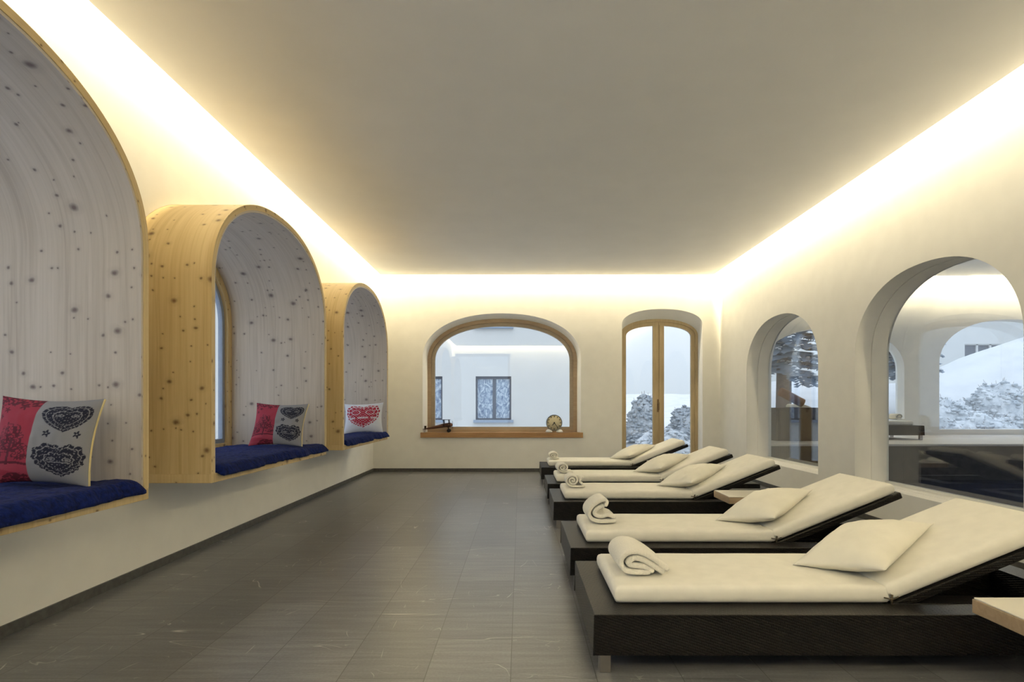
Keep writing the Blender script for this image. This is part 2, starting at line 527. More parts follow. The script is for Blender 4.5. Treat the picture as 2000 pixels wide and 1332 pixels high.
def ring(mb, axis, outer, inner, d0, d1, mi=0):
    """closed frame between two profiles (same count), from d0 to d1, closed along the bottom"""
    n = len(outer)
    V = [to3(axis, p, d0) for p in outer]+[to3(axis, p, d0) for p in inner]+[to3(axis, p, d1) for p in outer]+[to3(axis, p, d1) for p in inner]
    A, B, C, D = 0, n, 2*n, 3*n
    def arc(prof):
        s = [0.0]
        for p, q in zip(prof[:-1], prof[1:]): s.append(s[-1]+math.hypot(q[0]-p[0], q[1]-p[1]))
        return s
    for i in range(n):
        j = (i+1) % n
        quads = [(A+i, A+j, B+j, B+i), (C+j, C+i, D+i, D+j), (A+j, A+i, C+i, C+j), (B+i, B+j, D+j, D+i)]
        for q in quads:
            sm = False
            mb.add([V[k] for k in q], [(0, 1, 2, 3)], smooth=sm, mi=mi)
    return mb
def pane(mb, axis, prof, d0, d1, mi=0):
    n = len(prof)
    V = [to3(axis, p, d0) for p in prof]+[to3(axis, p, d1) for p in prof]
    tri = tessellate_polygon([[Vector((p[0], p[1], 0)) for p in prof]])
    mb.add(V, [tuple(t) for t in tri]+[tuple(k+n for k in t[::-1]) for t in tri]+[(i, (i+1) % n, n+(i+1) % n, n+i) for i in range(n)], mi=mi)
    return mb

# ------------------------------------------------------------------ setting: floor, walls, ceiling
S = 'structure'
tag(MB().box(XL-0.35, XR+0.42, YN-0.3, YB+0.45, -0.25, 0.0).build('floor', MW['slate']), kind=S)
tag(MB().box(XL+GAP, XR-GAP, YN+GAP, YB-GAP, HS, HS+0.035).build('ceiling', MW['ceiling'], bevel=0.004), kind=S)
tag(MB().box(XL-0.35, XR+0.42, YN-0.3, YB+0.45, TOP, TOP+0.2).build('ceiling_upper', MW['plaster']), kind=S)
q = [(-2.25, 0.02), (-2.25, 2.86), (-0.35, 2.86), (-0.35, 0.02)]  # outline of the added window opening behind the camera
tag(wall('wall_near', 'Y', YN, YN-0.3, (XL-0.35, XR+0.42, 0.0, TOP), [[(YN, q), (YN-0.3, q)]], MW['plaster']), kind=S)

BAY_C = (1.835, 4.445, 6.99)
BH, BZ0, BZS, BR = 1.015, 0.588, 1.80, 0.707
XF, XW = -1.846, -2.72                       # front of the bays, plane of their windows
holes = [[(XL, arch(c, BH+0.002, BZ0-0.002, BZS, BR+0.002)), (XL-0.35, arch(c, BH+0.002, BZ0-0.002, BZS, BR+0.002))] for c in BAY_C]
tag(wall('wall_left', 'X', XL, XL-0.35, (YN, YB, 0, TOP), holes, MW['plaster']), kind=S)

# window wall
W1 = dict(c=-0.295, half=1.268, z0=0.60, zs=1.813, rise=0.722)
W1b = dict(c=-0.293, half=1.222, z0=0.60, zs=1.79, rise=0.685)
D1 = dict(c=2.277, half=0.645, z0=0.0, zs=2.36, rise=0.245)
D1b = dict(c=2.287, half=0.645, z0=0.0, zs=2.20, rise=0.285)
YW, YD = 9.37, 9.46
hb = [[(YB, arch(**W1)), (YW, arch(**W1b)), (YW+0.105, arch(**W1b)), (YB+0.45, arch(W1b['c'], W1b['half']+0.22, W1b['z0']-0.12, W1b['zs'], W1b['rise']+0.2))],
      [(YB, arch(**D1)), (YD, arch(**D1b)), (YD+0.095, arch(**D1b)), (YB+0.45, arch(D1b['c'], D1b['half']+0.30, 0.0, D1b['zs'], D1b['rise']+0.25))]]
tag(wall('wall_back', 'Y', YB, YB+0.45, (XL-0.35, XR+0.42, 0, TOP), hb, MW['plaster']), kind=S)

# wall to the pool hall
WA = dict(c=7.135, half=0.975, z0=0.315, zs=1.50, rise=0.68)
WB = dict(c=4.565, half=0.92, z0=0.315, zs=1.50, rise=0.69)
hr = []
WC_ADDED = dict(c=1.995, half=0.92, z0=0.315, zs=1.50, rise=0.69)  # unseen third opening at the same spacing, added for daylight
for w in (WA, WB, WC_ADDED):
    a = arch(**w)
    g = arch(w['c'], w['half']+0.008, w['z0']-0.008, w['zs'], w['rise']+0.008)
    hr.append([(XR, a), (3.352, a), (3.353, g), (3.361, g), (3.362, a), (3.525, a), (XR+0.42, arch(w['c'], w['half']+0.16, w['z0']-0.06, w['zs'], w['rise']+0.12))])
tag(wall('wall_right', 'X', XR, XR+0.42, (YN, YB, 0, TOP), hr, MW['plaster']), kind=S)

tag(MB().box(XL, XL+0.012, YN, YB, 0, 0.052).build('baseboard_left', MW['base']), kind=S)
mb = MB().box(XL+0.012, D1['c']-D1['half'], YB-0.012, YB, 0, 0.052)
mb.box(D1['c']+D1['half'], XR-0.012, YB-0.012, YB, 0, 0.052)
tag(mb.build('baseboard_back', MW['base']), kind=S)
tag(MB().box(XR-0.012, XR, YN, YB, 0, 0.052).build('baseboard_right', MW['base']), kind=S)

# ------------------------------------------------------------------ back window and glazed door
win = tag(empty('window_1', (W1['c'], YB, W1['z0'])), kind=S)
def part(mb, name, mats, root, **kw):
    o = mb.build(name, mats, root, **kw)
    o.matrix_parent_inverse = Matrix.Translation(root.location).inverted()
    return o
fo = arch(**W1b)
fi = inset(W1b['c'], W1b['half'], 0.628, W1b['zs'], W1b['rise'], 0.060, 0.04)
fo2 = [(p[0], max(p[1], 0.628)) for p in fo]
part(ring(MB(), 'Y', fo2, fi, YW, YW+0.10), 'frame', MW['oak'], win, bevel=0.004)
s1 = inset(W1b['c'], W1b['half'], 0.628, W1b['zs'], W1b['rise'], 0.058, 0.038)
s2 = inset(W1b['c'], W1b['half'], 0.628, W1b['zs'], W1b['rise'], 0.118, 0.082)
part(ring(MB(), 'Y', s1, s2, YW+0.025, YW+0.085), 'sash', oak('sash_wood', (0.36, 0.295, 0.215), (0.45, 0.375, 0.28)), win, bevel=0.004)
s3 = inset(W1b['c'], W1b['half'], 0.628, W1b['zs'], W1b['rise'], 0.110, 0.076)
part(pane(MB(), 'Y', s3, YW+0.050, YW+0.060), 'pane', MW['glass'], win)
part(MB().box(W1['c']-W1['half']-0.03, W1['c']+W1['half']+0.03, YB-0.035, YB-0.001, 0.545, 0.626).box(W1['c']-W1['half']+0.002, W1['c']+W1['half']-0.002, YB-0.03, YW+0.1, 0.603, 0.626),
     'window_sill', MW['sill'], win, bevel=0.003)

win = tag(empty('window_10', (-1.3, YN-0.15, 0.0)), kind=S)  # unseen window behind the camera, added for cool daylight fill
part(MB().box(-2.24, -2.17, YN-0.2, YN-0.12, 0.03, 2.85).box(-0.43, -0.36, YN-0.2, YN-0.12, 0.03, 2.85).box(-2.17, -0.43, YN-0.2, YN-0.12, 2.78, 2.85).box(-2.17, -0.43, YN-0.2, YN-0.12, 0.03, 0.10), 'frame', MW['oak'], win)
part(MB().box(-2.17, -0.43, YN-0.165, YN-0.155, 0.10, 2.78), 'pane', MW['glass'], win)
door = tag(empty('door_1', (D1b['c'], YD, 0)), kind=S)
c0, h0 = D1b['c'], D1b['half']
fi = inset(c0, h0, 0.0, D1b['zs'], D1b['rise'], 0.045, 0.03)
part(ring(MB(), 'Y', arch(**D1b), fi, YD, YD+0.09), 'frame', MW['oakdoor'], door, bevel=0.004)
def half_prof(prof, xcut, left):
    if left: pts = [p for p in prof if p[0] < xcut]
    else: pts = [p for p in prof if p[0] > xcut]
    zc = max(p[1] for p in prof)
    zb = min(p[1] for p in prof)
    return (pts+[(xcut, zc), (xcut, zb)]) if left else ([(xcut, zb), (xcut, zc)]+pts)
for left in (True, False):
    xa = c0-0.001 if left else c0+0.001
    lo = half_prof(inset(c0, h0, 0.0, D1b['zs'], D1b['rise'], 0.045, 0.03), xa, left)
    # inner outline of the leaf: same count, shrunk
    xi = c0-0.092 if left else c0+0.092
    prof_i = inset(c0, h0, 0.0, D1b['zs'], D1b['rise'], 0.108, 0.14)
    li = half_prof(prof_i, xi, left)
    n = min(len(lo), len(li))
    def resample(pr, N):
        s = [0.0]
        for p, q in zip(pr[:-1], pr[1:]): s.append(s[-1]+math.hypot(q[0]-p[0], q[1]-p[1]))
        out = []
        for k in range(N):
            t = s[-1]*k/(N-1); i = max(j for j in range(len(s)) if s[j] <= t+1e-9); i = min(i, len(pr)-2)
            u = 0 if s[i+1] == s[i] else (t-s[i])/(s[i+1]-s[i])
            out.append((pr[i][0]+(pr[i+1][0]-pr[i][0])*u, pr[i][1]+(pr[i+1][1]-pr[i][1])*u))
        return out
    mbl = MB()
    ba = [Vector((p[0], p[1], 0)) for p in lo]; bi = [Vector((p[0], p[1], 0)) for p in li]
    tri = tessellate_polygon([ba, bi]); flat = lo+li
    for d in (YD+0.02, YD+0.075): mbl.add([to3('Y', p, d) for p in flat], [tuple(t) for t in tri])
    for pr in (lo, li):
        k = len(pr)
        mbl.add([to3('Y', p, YD+0.02) for p in pr]+[to3('Y', p, YD+0.075) for p in pr], [(i, (i+1) % k, k+(i+1) % k, k+i) for i in range(k)])
    leaf = part(mbl, 'door_leaf', MW['oakdoor'], door)
    g = pane(MB(), 'Y', li, YD+0.045, YD+0.055).build('pane', MW['glass'], leaf)
    if not left:
        hm = MB().box(c0-0.022, c0+0.002, YD+0.012, YD+0.02, 0.95, 1.16)
        hm.tube([(c0-0.010, YD+0.02, 1.10), (c0-0.010, YD-0.035, 1.10)], 0.009)
        hm.tube([(c0-0.010, YD-0.035, 1.11), (c0-0.010, YD-0.035, 0.985)], 0.009)
        h = hm.build('handle', plain('bronze_handle', (0.20, 0.13, 0.07), 0.35, 0.8), leaf)
        tag(h, 'bronze lever handle on its back plate')
part(MB().box(c0+0.012, c0+0.05, YD+0.004, YD+0.02, 0.03, D1b['zs']+0.19), 'cover_strip', MW['oakdoor'], door, bevel=0.003)

# glass of the two arched openings to the pool hall and an added third
for k, w in ((2, WA), (3, WB), (9, WC_ADDED)):
    r = tag(empty('window_%d' % k, (3.51, w['c'], w['z0'])), kind=S)
    pr = arch(w['c'], w['half'], w['z0']+0.022, w['zs'], w['rise'])
    part(pane(MB(), 'X', pr, 3.505, 3.517), 'pane', MW['double'], r)
    part(MB().box(3.49, 3.53, w['c']-w['half']+0.002, w['c']+w['half']-0.002, w['z0']-0.0, w['z0']+0.022), 'glazing_bead', MW['plaster'], r)

# ------------------------------------------------------------------ pine bays
def arclen(prof):
    s = [0.0]
    for p, q in zip(prof[:-1], prof[1:]): s.append(s[-1]+math.hypot(q[0]-p[0], q[1]-p[1]))
    return s
def shell(mb, po, pi, x0, x1, uoff):
    """open-bottomed arch shell between two profiles with grain running round the arch"""
    n = len(po); so, si = arclen(po), arclen(pi)
    for prof, s, flip in ((po, so, False), (pi, si, True)):
        V = [(x0, p[0], p[1]) for p in prof]+[(x1, p[0], p[1]) for p in prof]
        Fc, U = [], []
        for i in range(n-1):
            f = (i, i+1, n+i+1, n+i); u = [(x0+uoff, s[i]), (x0+uoff, s[i+1]), (x1+uoff, s[i+1]), (x1+uoff, s[i])]
            if flip: f, u = f[::-1], u[::-1]
            Fc.append(f); U.append(u)
        mb.add(V, Fc, U, smooth=True)
    for x, flip in ((x0, True), (x1, False)):
        V = [(x, p[0], p[1]) for p in po]+[(x, p[0], p[1]) for p in pi]
        Fc, U = [], []
        for i in range(n-1):
            f = (i, i+1, n+i+1, n+i); u = [(uoff, so[i]), (uoff, so[i+1]), (uoff+0.05, so[i+1]), (uoff+0.05, so[i])]
            if flip: f, u = f[::-1], u[::-1]
            Fc.append(f); U.append(u)
        mb.add(V, Fc, U)
    for i in (0, n-1):
        mb.add([(x0, *po[i]), (x0, *pi[i]), (x1, *pi[i]), (x1, *po[i])], [(0, 1, 2, 3)])
    return mb

bay_labels = ['large knotty pine window bay nearest us, cut off by the left photo edge',
              'arched knotty pine window bay in the middle of the left wall',
              'arched knotty pine window bay farthest back, next to the corner of the room']
ZSEAT = BZ0+0.055
for k, c in enumerate(BAY_C):
    bay = empty('window_bay', (XF, c, BZ0))
    tag(bay, bay_labels[k], 'alcove', 'pine window bays along the left wall')
    N = 56
    po = arch(c, BH, ZSEAT, BZS, BR, N=N)
    pm = arch(c, BH-0.036, ZSEAT, BZS, BR-0.036, N=N)
    pi = arch(c, BH-0.050, ZSEAT, BZS, BR-0.050, N=N)
    part(shell(MB(), po, pm, XF, XW, k*3.7), 'outer_shell', MW['pine'], bay, recalc=False)
    tag(part(shell(MB(), pm, pi, XF-0.004, XW, k*2.3+1.1), 'lining', MW['lining'], bay, recalc=False), 'knotty pine lining with daylight put into its pale colour')
    part(MB().box(XW, XF, c-BH, c+BH, BZ0, ZSEAT), 'seat_board', MW['pine'], bay, bevel=0.003)
    # arched window at the back of the bay
    w = tag(empty('window_%d' % (4+k), (XW, c, ZSEAT)), kind=S)
    po2 = arch(c, BH, BZ0, BZS, BR)
    f1 = inset(c, BH, BZ0, BZS, BR, 0.115, 0.120)
    part(ring(MB(), 'X', po2, f1, XW-0.002, XW-0.07), 'frame', MW['pine'], w, bevel=0.004)
    f2 = inset(c, BH, BZ0, BZS, BR, 0.105, 0.110)
    f3 = inset(c, BH, BZ0, BZS, BR, 0.155, 0.160)
    part(ring(MB(), 'X', f2, f3, XW-0.035, XW-0.075), 'sash', MW['seal'], w, bevel=0.004)
    f4 = inset(c, BH, BZ0, BZS, BR, 0.145, 0.150)
    part(pane(MB(), 'X', f4, XW-0.050, XW-0.060), 'pane', MW['glass'], w)

# ------------------------------------------------------------------ navy fleece pads in the bays
def grid(nu, nv):
    return [(i, j) for i in range(nu+1) for j in range(nv+1)]
pad_labels = ['navy fleece seat pad in the nearest bay, under the large tree-print cushion',
              'navy fleece seat pad in the middle bay with a bright blue sheen',
              'short visible stretch of navy fleece seat pad in the farthest bay']
def fleece_pad(k, c):
    rnd = random.Random(k)
    y0, y1 = c-BH+0.065, c+BH-0.058
    x0, x1 = XW+0.05, XF+0.030
    nu, nv = 46, 110
    V, Fc = [], []
    def P(u, v, top):
        e = 0.022*mnoise.noise(Vector((v*9.0+k*5, 0.3, 0)))+0.010*mnoise.noise(Vector((v*31.0+k*5, 2.3, 0)))
        xx1 = x1+e
        x = x0+(xx1-x0)*u
        y = y0+(y1-y0)*v
        eu = min(1, (1-u)*(x1-x0)/0.05); ev = min(1, v*(y1-y0)/0.05, (1-v)*(y1-y0)/0.05, u*(x1-x0)/0.05)
        ed = math.sqrt(max(0, 1-(1-eu)**2))*math.sqrt(max(0, 1-(1-ev)**2))
        h = 0.050+0.010*mnoise.noise(Vector((x*6, y*4, k)))+0.006*mnoise.noise(Vector((x*24, y*24, k)))
        if top:
            z = ZSEAT+0.012+(h-0.012)*ed
        else:
            z = ZSEAT+0.0015
        over = max(0.0, x-(XF-0.004))
        if over > 0:   # the fringe hangs over the front edge a little
            z -= min(0.020, over*0.6)*(0.8 if top else 1.0)
        return (x, y, z)
    for top in (True, False):
        V = [P(i/nu, j/nv, top) for i in range(nu+1) for j in range(nv+1)]
        Fc = [(i*(nv+1)+j, (i+1)*(nv+1)+j, (i+1)*(nv+1)+j+1, i*(nv+1)+j+1) for i in range(nu) for j in range(nv)]
        if top: mb = MB().add(V, Fc, smooth=True); nb = len(V)
        else: mb.add(V, [f[::-1] for f in Fc], smooth=True)
    rim = [(0, j) for j in range(nv+1)]+[(i, nv) for i in range(1, nu+1)]+[(nu, j) for j in range(nv-1, -1, -1)]+[(i, 0) for i in range(nu-1, 0, -1)]
    ids = [i*(nv+1)+j for i, j in rim]
    for a, b2 in zip(ids, ids[1:]+ids[:1]):
        mb.f.append([a, b2, nb+b2, nb+a]); mb.uv.append(None); mb.sm.append(True); mb.mi.append(0)
    o = mb.build('seat_pad', MW['fleece'])
    tag(o, pad_labels[k], 'seat pad', 'navy fleece pads in the window bays')
for k, c in enumerate(BAY_C): fleece_pad(k, c)

# ------------------------------------------------------------------ printed cushions
def srgb(r, g, b_):
    f = lambda c: ((c/255+0.055)/1.055)**2.4 if c > 10 else c/255/12.92
    return (f(r), f(g), f(b_))
def heart(x, y, cx, cy, sx, sy, scal=0.0, m=16):
    hx = (x-cx)/sx*1.13; hy = (y-cy)/sy*1.10+0.10
    if scal:
        th = math.atan2(hy, hx); q = 1+scal*math.sin(m*th)
        hx /= q; hy /= q
    # return approx scale k at which the point lies on the outline
    r = math.hypot(hx, hy)
    if r < 1e-6: return 0.0
    lo, hi = 0.0, 3.0
    ux, uy = hx/r, hy/r
    for _ in range(18):
        md = (lo+hi)/2
        a, bb = ux*md, uy*md
        if (a*a+bb*bb-1)**3-a*a*bb**3 < 0: lo = md
        else: hi = md
    return r/max(lo, 1e-6)
def nz(x, y, s, o=0.0): return mnoise.noise(Vector((x*s+o, y*s-o, o)))
INK = srgb(24, 24, 44); LINEN = srgb(142, 141, 144); RED = srgb(154, 42, 62); DRED = srgb(92, 14, 34); LRED = srgb(166, 58, 76)
def heart_ink(x, y, cx, cy, sx, sy, scal):
    k = heart(x, y, cx, cy, sx, sy, scal)
    if k > 1.0: return False
    if 0.815 < k < 0.85 or 0.53 < k < 0.565: return False
    th = math.atan2(y-cy, x-cx)
    if 0.86 <= k <= 0.97: return math.sin(th*26) > -0.93
    if 0.57 <= k <= 0.80: return math.sin(th*18+k*22)*math.sin(k*40) < 0.80
    ax = abs(x-cx)/sx; ay = (y-cy)/sy
    e = ((ax-0.30)/0.17)**2+((ay-0.16)/0.11)**2
    if 0.55 < e < 1.0 or e < 0.15: return False
    if abs(ay+0.02) < 0.02 and ax < 0.45: return False
    return math.sin(ax*30)*math.sin(ay*26) < 0.82
def pat_tree(u, v):
    """u,v in 0..1, v up: red tree print on the left, grey linen with two ink hearts on the right"""
    if u > 0.47:
        col = LINEN
        if heart_ink(u, v, 0.735, 0.72, 0.215, 0.155, 0.0) or heart_ink(u, v, 0.735, 0.27, 0.225, 0.175, 0.045): col = INK
        for fx in (0.60, 0.86):
            r = math.hypot(u-fx, v-0.555); th = math.atan2(v-0.555, u-fx)
            if r < 0.028*(1+0.35*math.cos(5*th)) and r > 0.007: col = INK
        return col
    col = RED
    hill = 0.26-0.45*(u-0.22)**2
    if v < hill: col = LRED
    if v < 0.19-0.9*(u-0.1)**2 and v > 0.1: col = RED
    cn, cm = (0.27, 0.50), (0.10, 0.40)
    for (cx, cy, rx, ry) in ((0.27, 0.50, 0.14, 0.15), (0.09, 0.36, 0.12, 0.10), (0.40, 0.36, 0.09, 0.09), (0.16, 0.43, 0.10, 0.09)):
        q = ((u-cx)/rx)**2+((v-cy)/ry)**2
        if q < 1+0.4*nz(u, v, 22) and abs(nz(u, v, 36, 3.0)) < 0.20 and v > hill-0.01: col = DRED
    if abs(u-0.285-0.10*(v-0.30)) < 0.014+0.03*max(0, 0.31-v) and hill-0.03 < v < 0.50: col = DRED
    for sgn in (-1, 1):
        if abs((v-0.37)-abs(u-0.29)*0.9) < 0.010 and 0 < sgn*(u-0.29) < 0.11: col = DRED
    if abs(v-hill+0.004) < 0.012+0.01*nz(u, v, 14): col = DRED
    if v > 0.86+0.05*nz(u, v, 9, 1.0) and nz(u, v, 30, 5.0) > -0.04: col = DRED
    for (fx, fy, r0) in ((0.16, 0.80, 0.035), (0.09, 0.72, 0.030), (0.06, 0.83, 0.03), (0.33, 0.86, 0.045), (0.22, 0.885, 0.03)):
        r = math.hypot(u-fx, v-fy); th = math.atan2(v-fy, u-fx)
        if r < r0*(0.75+0.4*math.cos(5*th)): col = DRED
    if v < 0.13 and ((u-0.35)/0.14)**2+((v-0.03)/0.1)**2 < 1+0.5*nz(u, v, 25): col = DRED if nz(u, v, 40, 2) > -0.2 else RED
    return col
WHITE = srgb(214, 216, 226); CRIM = srgb(172, 34, 58)
def pat_heart(u, v):
    col = WHITE
    k = heart(u, v, 0.50, 0.50, 0.42, 0.36, 0.03)
    if k < 1.0:
        col = CRIM
        th = math.atan2(v-0.5, u-0.5)
        if 0.84 < k < 0.88: col = WHITE
        if 0.88 < k and math.sin(th*30) > 0.75: col = WHITE
        if 0.66 < k < 0.84 and math.sin(th*20+k*30)*math.sin(k*36) > 0.6: col = WHITE
        ax = abs(u-0.5)
        e = ((ax-0.17)/0.11)**2+((v-0.62)/0.075)**2
        if 0.72 < e < 1.0: col = WHITE
        if k < 0.66 and math.sin(ax*90)*math.sin(v*90) > 0.75: col = WHITE
        # three white strokes of lettering across the middle (illegible in the photo)
        for cx, w in ((0.24, 0.075), (0.50, 0.125), (0.77, 0.085)):
            q = abs(u-cx)
            if q < w and abs(v-0.455-0.018*math.sin((u-cx)*150)) < 0.014: col = WHITE
            if q < w and abs(v-0.455) < 0.032 and math.sin((u-cx)*150) > 0.82: col = WHITE
    return col

def cushion_verts(w, h, th, N, seed, pinch=0.07, sag=0.0):
    """pillow lying in its own x-z plane, front towards -y; returns front and back grids"""
    def P(i, j, side):
        a, b_ = -1+2*i/N, -1+2*j/N
        a = math.sin(a*PI/2)*0.35+a*0.65; b_ = math.sin(b_*PI/2)*0.35+b_*0.65
        x = a*w/2*(1-pinch*(1-b_*b_)); z = b_*h/2*(1-pinch*(1-a*a))
        t = (max(0, 1-abs(a)**2.4)**0.62)*(max(0, 1-abs(b_)**2.4)**0.62)
        wr = 0.05*mnoise.noise(Vector((a*2.2+seed, b_*2.2, seed)))+0.025*mnoise.noise(Vector((a*6+seed, b_*5, seed)))
        y = side*th/2*t*(1+wr*2.2)
        y += sag*(1-a*a)*0.0
        return (x, y, z)
    return P
def cushion(name, w, h, th, N, seed, mats, pattern=None, parent=None, pinch=0.07):
    P = cushion_verts(w, h, th, N, seed, pinch)
    V = [P(i, j, -1) for i in range(N+1) for j in range(N+1)]
    nb = len(V)
    idx = {}
    for i in range(N+1):
        for j in range(N+1):
            if i in (0, N) or j in (0, N): idx[(i, j)] = i*(N+1)+j
            else:
                idx[(i, j)] = len(V); V.append(P(i, j, 1))
    Fc, U = [], []
    for i in range(N):
        for j in range(N):
            f = (i*(N+1)+j, (i+1)*(N+1)+j, (i+1)*(N+1)+j+1, i*(N+1)+j+1)
            u = [(i/N*w, j/N*h), ((i+1)/N*w, j/N*h), ((i+1)/N*w, (j+1)/N*h), (i/N*w, (j+1)/N*h)]
            Fc.append(f); U.append(u)
            Fc.append((idx[(i, j)], idx[(i, j+1)], idx[(i+1, j+1)], idx[(i+1, j)])); U.append([u[0], u[3], u[2], u[1]])
    mb = MB().add(V, Fc, U, smooth=True)
    o = mb.build(name, mats, parent, recalc=False)
    if pattern:
        me = o.data
        at = me.color_attributes.new('pattern', 'FLOAT_COLOR', 'POINT')
        cols = np.ones((len(V), 4), dtype=np.float32)
        for i in range(N+1):
            for j in range(N+1):
                cols[i*(N+1)+j, :3] = pattern(i/N, j/N)
        cols[nb:, :3] = LINEN
        at.data.foreach_set('color', cols.ravel())
    return o
def piping(w, h, pinch, parent, side):
    mb = MB(); pts = []
    for j in range(25):
        b_ = -1+2*j/24
        pts.append((side*w/2*(1-pinch*(1-b_*b_)), 0, b_*h/2*0.985))
    mb.tube(pts, 0.0045, 6)
    return mb.build('piping', MW['yellow'], parent)

def place_cushion(name, loc, w, h, th, lean, yaw, roll, pattern, seed, label, cat, group):
    r = empty(name, loc)
    o = cushion('cover', w, h, th, 150, seed, MW['print'], pattern, r, 0.095)
    o.location = (0, 0, 0)
    if pattern is pat_tree: tag(piping(w, h, 0.095, r, 1), 'yellow piping')
    r.rotation_mode = 'XYZ'
    r.rotation_euler = (Matrix.Rotation(yaw, 3, 'Z') @ Matrix.Rotation(lean, 3, 'X') @ Matrix.Rotation(roll, 3, 'Y')).to_euler()
    tag(r, label, cat, group)
    return r
GC = 'printed cushions in the window bays'
place_cushion('printed_cushion', (-2.140, 2.585, 0.893), 0.455, 0.405, 0.15, -0.22, 0.05, 0.03, pat_tree, 1.0,
              'large red and grey cushion in the nearest bay, tree print and two ink hearts', 'cushion', GC)
place_cushion('printed_cushion', (-2.115, 5.03, 0.888), 0.46, 0.405, 0.13, -0.40, 0.04, 0.02, pat_tree, 2.0,
              'smaller-looking red and grey cushion with ink hearts in the middle bay', 'cushion', GC)
place_cushion('printed_cushion', (-2.02, 7.40, 0.895), 0.50, 0.42, 0.13, -0.42, 0.08, -0.05, pat_heart, 3.0,
              'white cushion with one red ornamental heart in the farthest bay', 'cushion', GC)

# ------------------------------------------------------------------ sun loungers
FX0, FX1, FD = 0.29, 2.53, 0.79               # frame ends and depth
ZT, ZB_ = 0.230, 0.075
HX = 1.53                                    # hinge of the backrest
ANG = math.radians(22)
def rounded_slab(mb, L, W, T, r, nx=40, ny=20, puff=0.008, seed=0):
    """cushion slab in local coords 0..L, -W/2..W/2, 0..T, softened edges"""
    def g(n, L0):
        e = [0, r*0.12, r*0.35, r*0.7, r*1.1]
        m = [r*1.1+(L0-2.2*r)*i/(n) for i in range(1, n)]
        return e+m+[L0-q for q in e[::-1]]
    xs, ys = g(nx, L), g(ny, W)
    def prof(d): 
        d = min(d, r); return math.sqrt(max(0, r*r-(r-d)**2))
    V = []
    nX, nY = len(xs), len(ys)
    def h(x, y):
        d = min(x, L-x, y, W-y)
        k = prof(d)/r
        return k
    for s in (1, -1):
        for x in xs:
            for y in ys:
                k = h(x, y)
                z = T/2+s*(T/2-r*(1-k))
                if s > 0:
                    z += puff*math.sin(PI*x/L)**0.5*math.sin(PI*y/W)**0.6+0.0018*mnoise.noise(Vector((x*5, y*7, seed)))*k
                V.append((x, y-W/2, z))
    Fc = []
    for i in range(nX-1):
        for j in range(nY-1):
            a = i*nY+j
            Fc.append((a, a+nY, a+nY+1, a+1))
            b_ = a+nX*nY
            Fc.append((b_, b_+1, b_+nY+1, b_+nY))
    rim = [(i, 0) for i in range(nX)]+[(nX-1, j) for j in range(1, nY)]+[(i, nY-1) for i in range(nX-2, -1, -1)]+[(0, j) for j in range(nY-2, 0, -1)]
    ids = [i*nY+j for i, j in rim]
    o = nX*nY
    for a, b_ in zip(ids, ids[1:]+ids[:1]):
        Fc.append((a, o+a, o+b_, b_))
    mb.add(V, Fc, smooth=True)
    return mb

def make_lounger():
    L, D = FX1-FX0, FD
    r = empty('sun_lounger', (FX0, 0, 0))
    mb = MB()
    # ring frame with an open well under the backrest
    w = 0.125
    hx = HX-FX0-0.02
    x3 = L-0.145
    outer = [(0, 0), (L, 0), (L, D), (0, D)]
    hole = [(hx, w), (x3, w), (x3, D-w), (hx, D-w)]
    tri = tessellate_polygon([[Vector((*p, 0)) for p in outer], [Vector((*p, 0)) for p in hole]])
    flat = outer+hole
    for z in (ZT, ZB_): mb.add([(*p, z) for p in flat], [tuple(t) for t in tri])
    for pr in (outer, hole):
        for i in range(4):
            p, q = pr[i], pr[(i+1) % 4]
            mb.add([(*p, ZB_), (*q, ZB_), (*q, ZT), (*p, ZT)], [(0, 1, 2, 3)])
    mb.box(hx-0.01, x3+0.01, w-0.01, D-w+0.01, ZB_+0.004, ZB_+0.012)
    bmv = mb.build('frame', MW['wicker'], r, recalc=True)
    md = bmv.modifiers.new('weld', 'WELD'); md.merge_threshold = 0.0005
    md = bmv.modifiers.new('bevel', 'BEVEL'); md.width = 0.008; md.segments = 3; md.limit_method = 'ANGLE'
    for lx, ly in ((0.045, 0.03), (0.045, D-0.03), (L-0.045, 0.03), (L-0.045, D-0.03)):
        MB().box(lx-0.022, lx+0.022, ly-0.022, ly+0.022, 0.0, ZB_+0.002).build('leg', MW['steel'], r, bevel=0.002)
    mx0 = 0.10
    Lm = HX-FX0-mx0
    m1 = rounded_slab(MB(), Lm, 0.555, 0.072, 0.026, seed=1).build('mattress', MW['cream'], r, recalc=True)
    m1.location = (mx0, D/2, ZT+0.001)
    pnl = MB().box(0, 0.80, -0.270, 0.270, -0.040, 0.0).build('backrest_panel', MW['wicker'], r, bevel=0.008)
    pnl.location = (HX-FX0+0.01, D/2, ZT+0.004); pnl.rotation_euler = (0, -ANG, 0)
    m2 = rounded_slab(MB(), 0.775, 0.555, 0.072, 0.026, nx=26, seed=2).build('back_cushion', MW['cream'], r, recalc=True)
    m2.location = (HX-FX0+0.002, D/2, ZT+0.006); m2.rotation_euler = (0, -ANG, 0)
    sb = MB()
    for s in (-1,):
        sb.tube([(HX-FX0+0.002, D/2+s*0.279, ZT+0.002), (HX-FX0-0.001, D/2+s*0.285, ZT+0.022), (HX-FX0+0.004, D/2+s*0.280, ZT+0.042)], 0.0045, 6)
        sb.tube([(HX-FX0-0.030, D/2+s*0.281, ZT+0.030), (HX-FX0+0.002, D/2+s*0.287, ZT+0.024), (HX-FX0+0.030, D/2+s*0.281, ZT+0.034)], 0.003, 6)
    sb.build('tie', MW['strap'], r)
    return r
LY = [2.25, 3.315, 4.915, 6.045, 7.665]
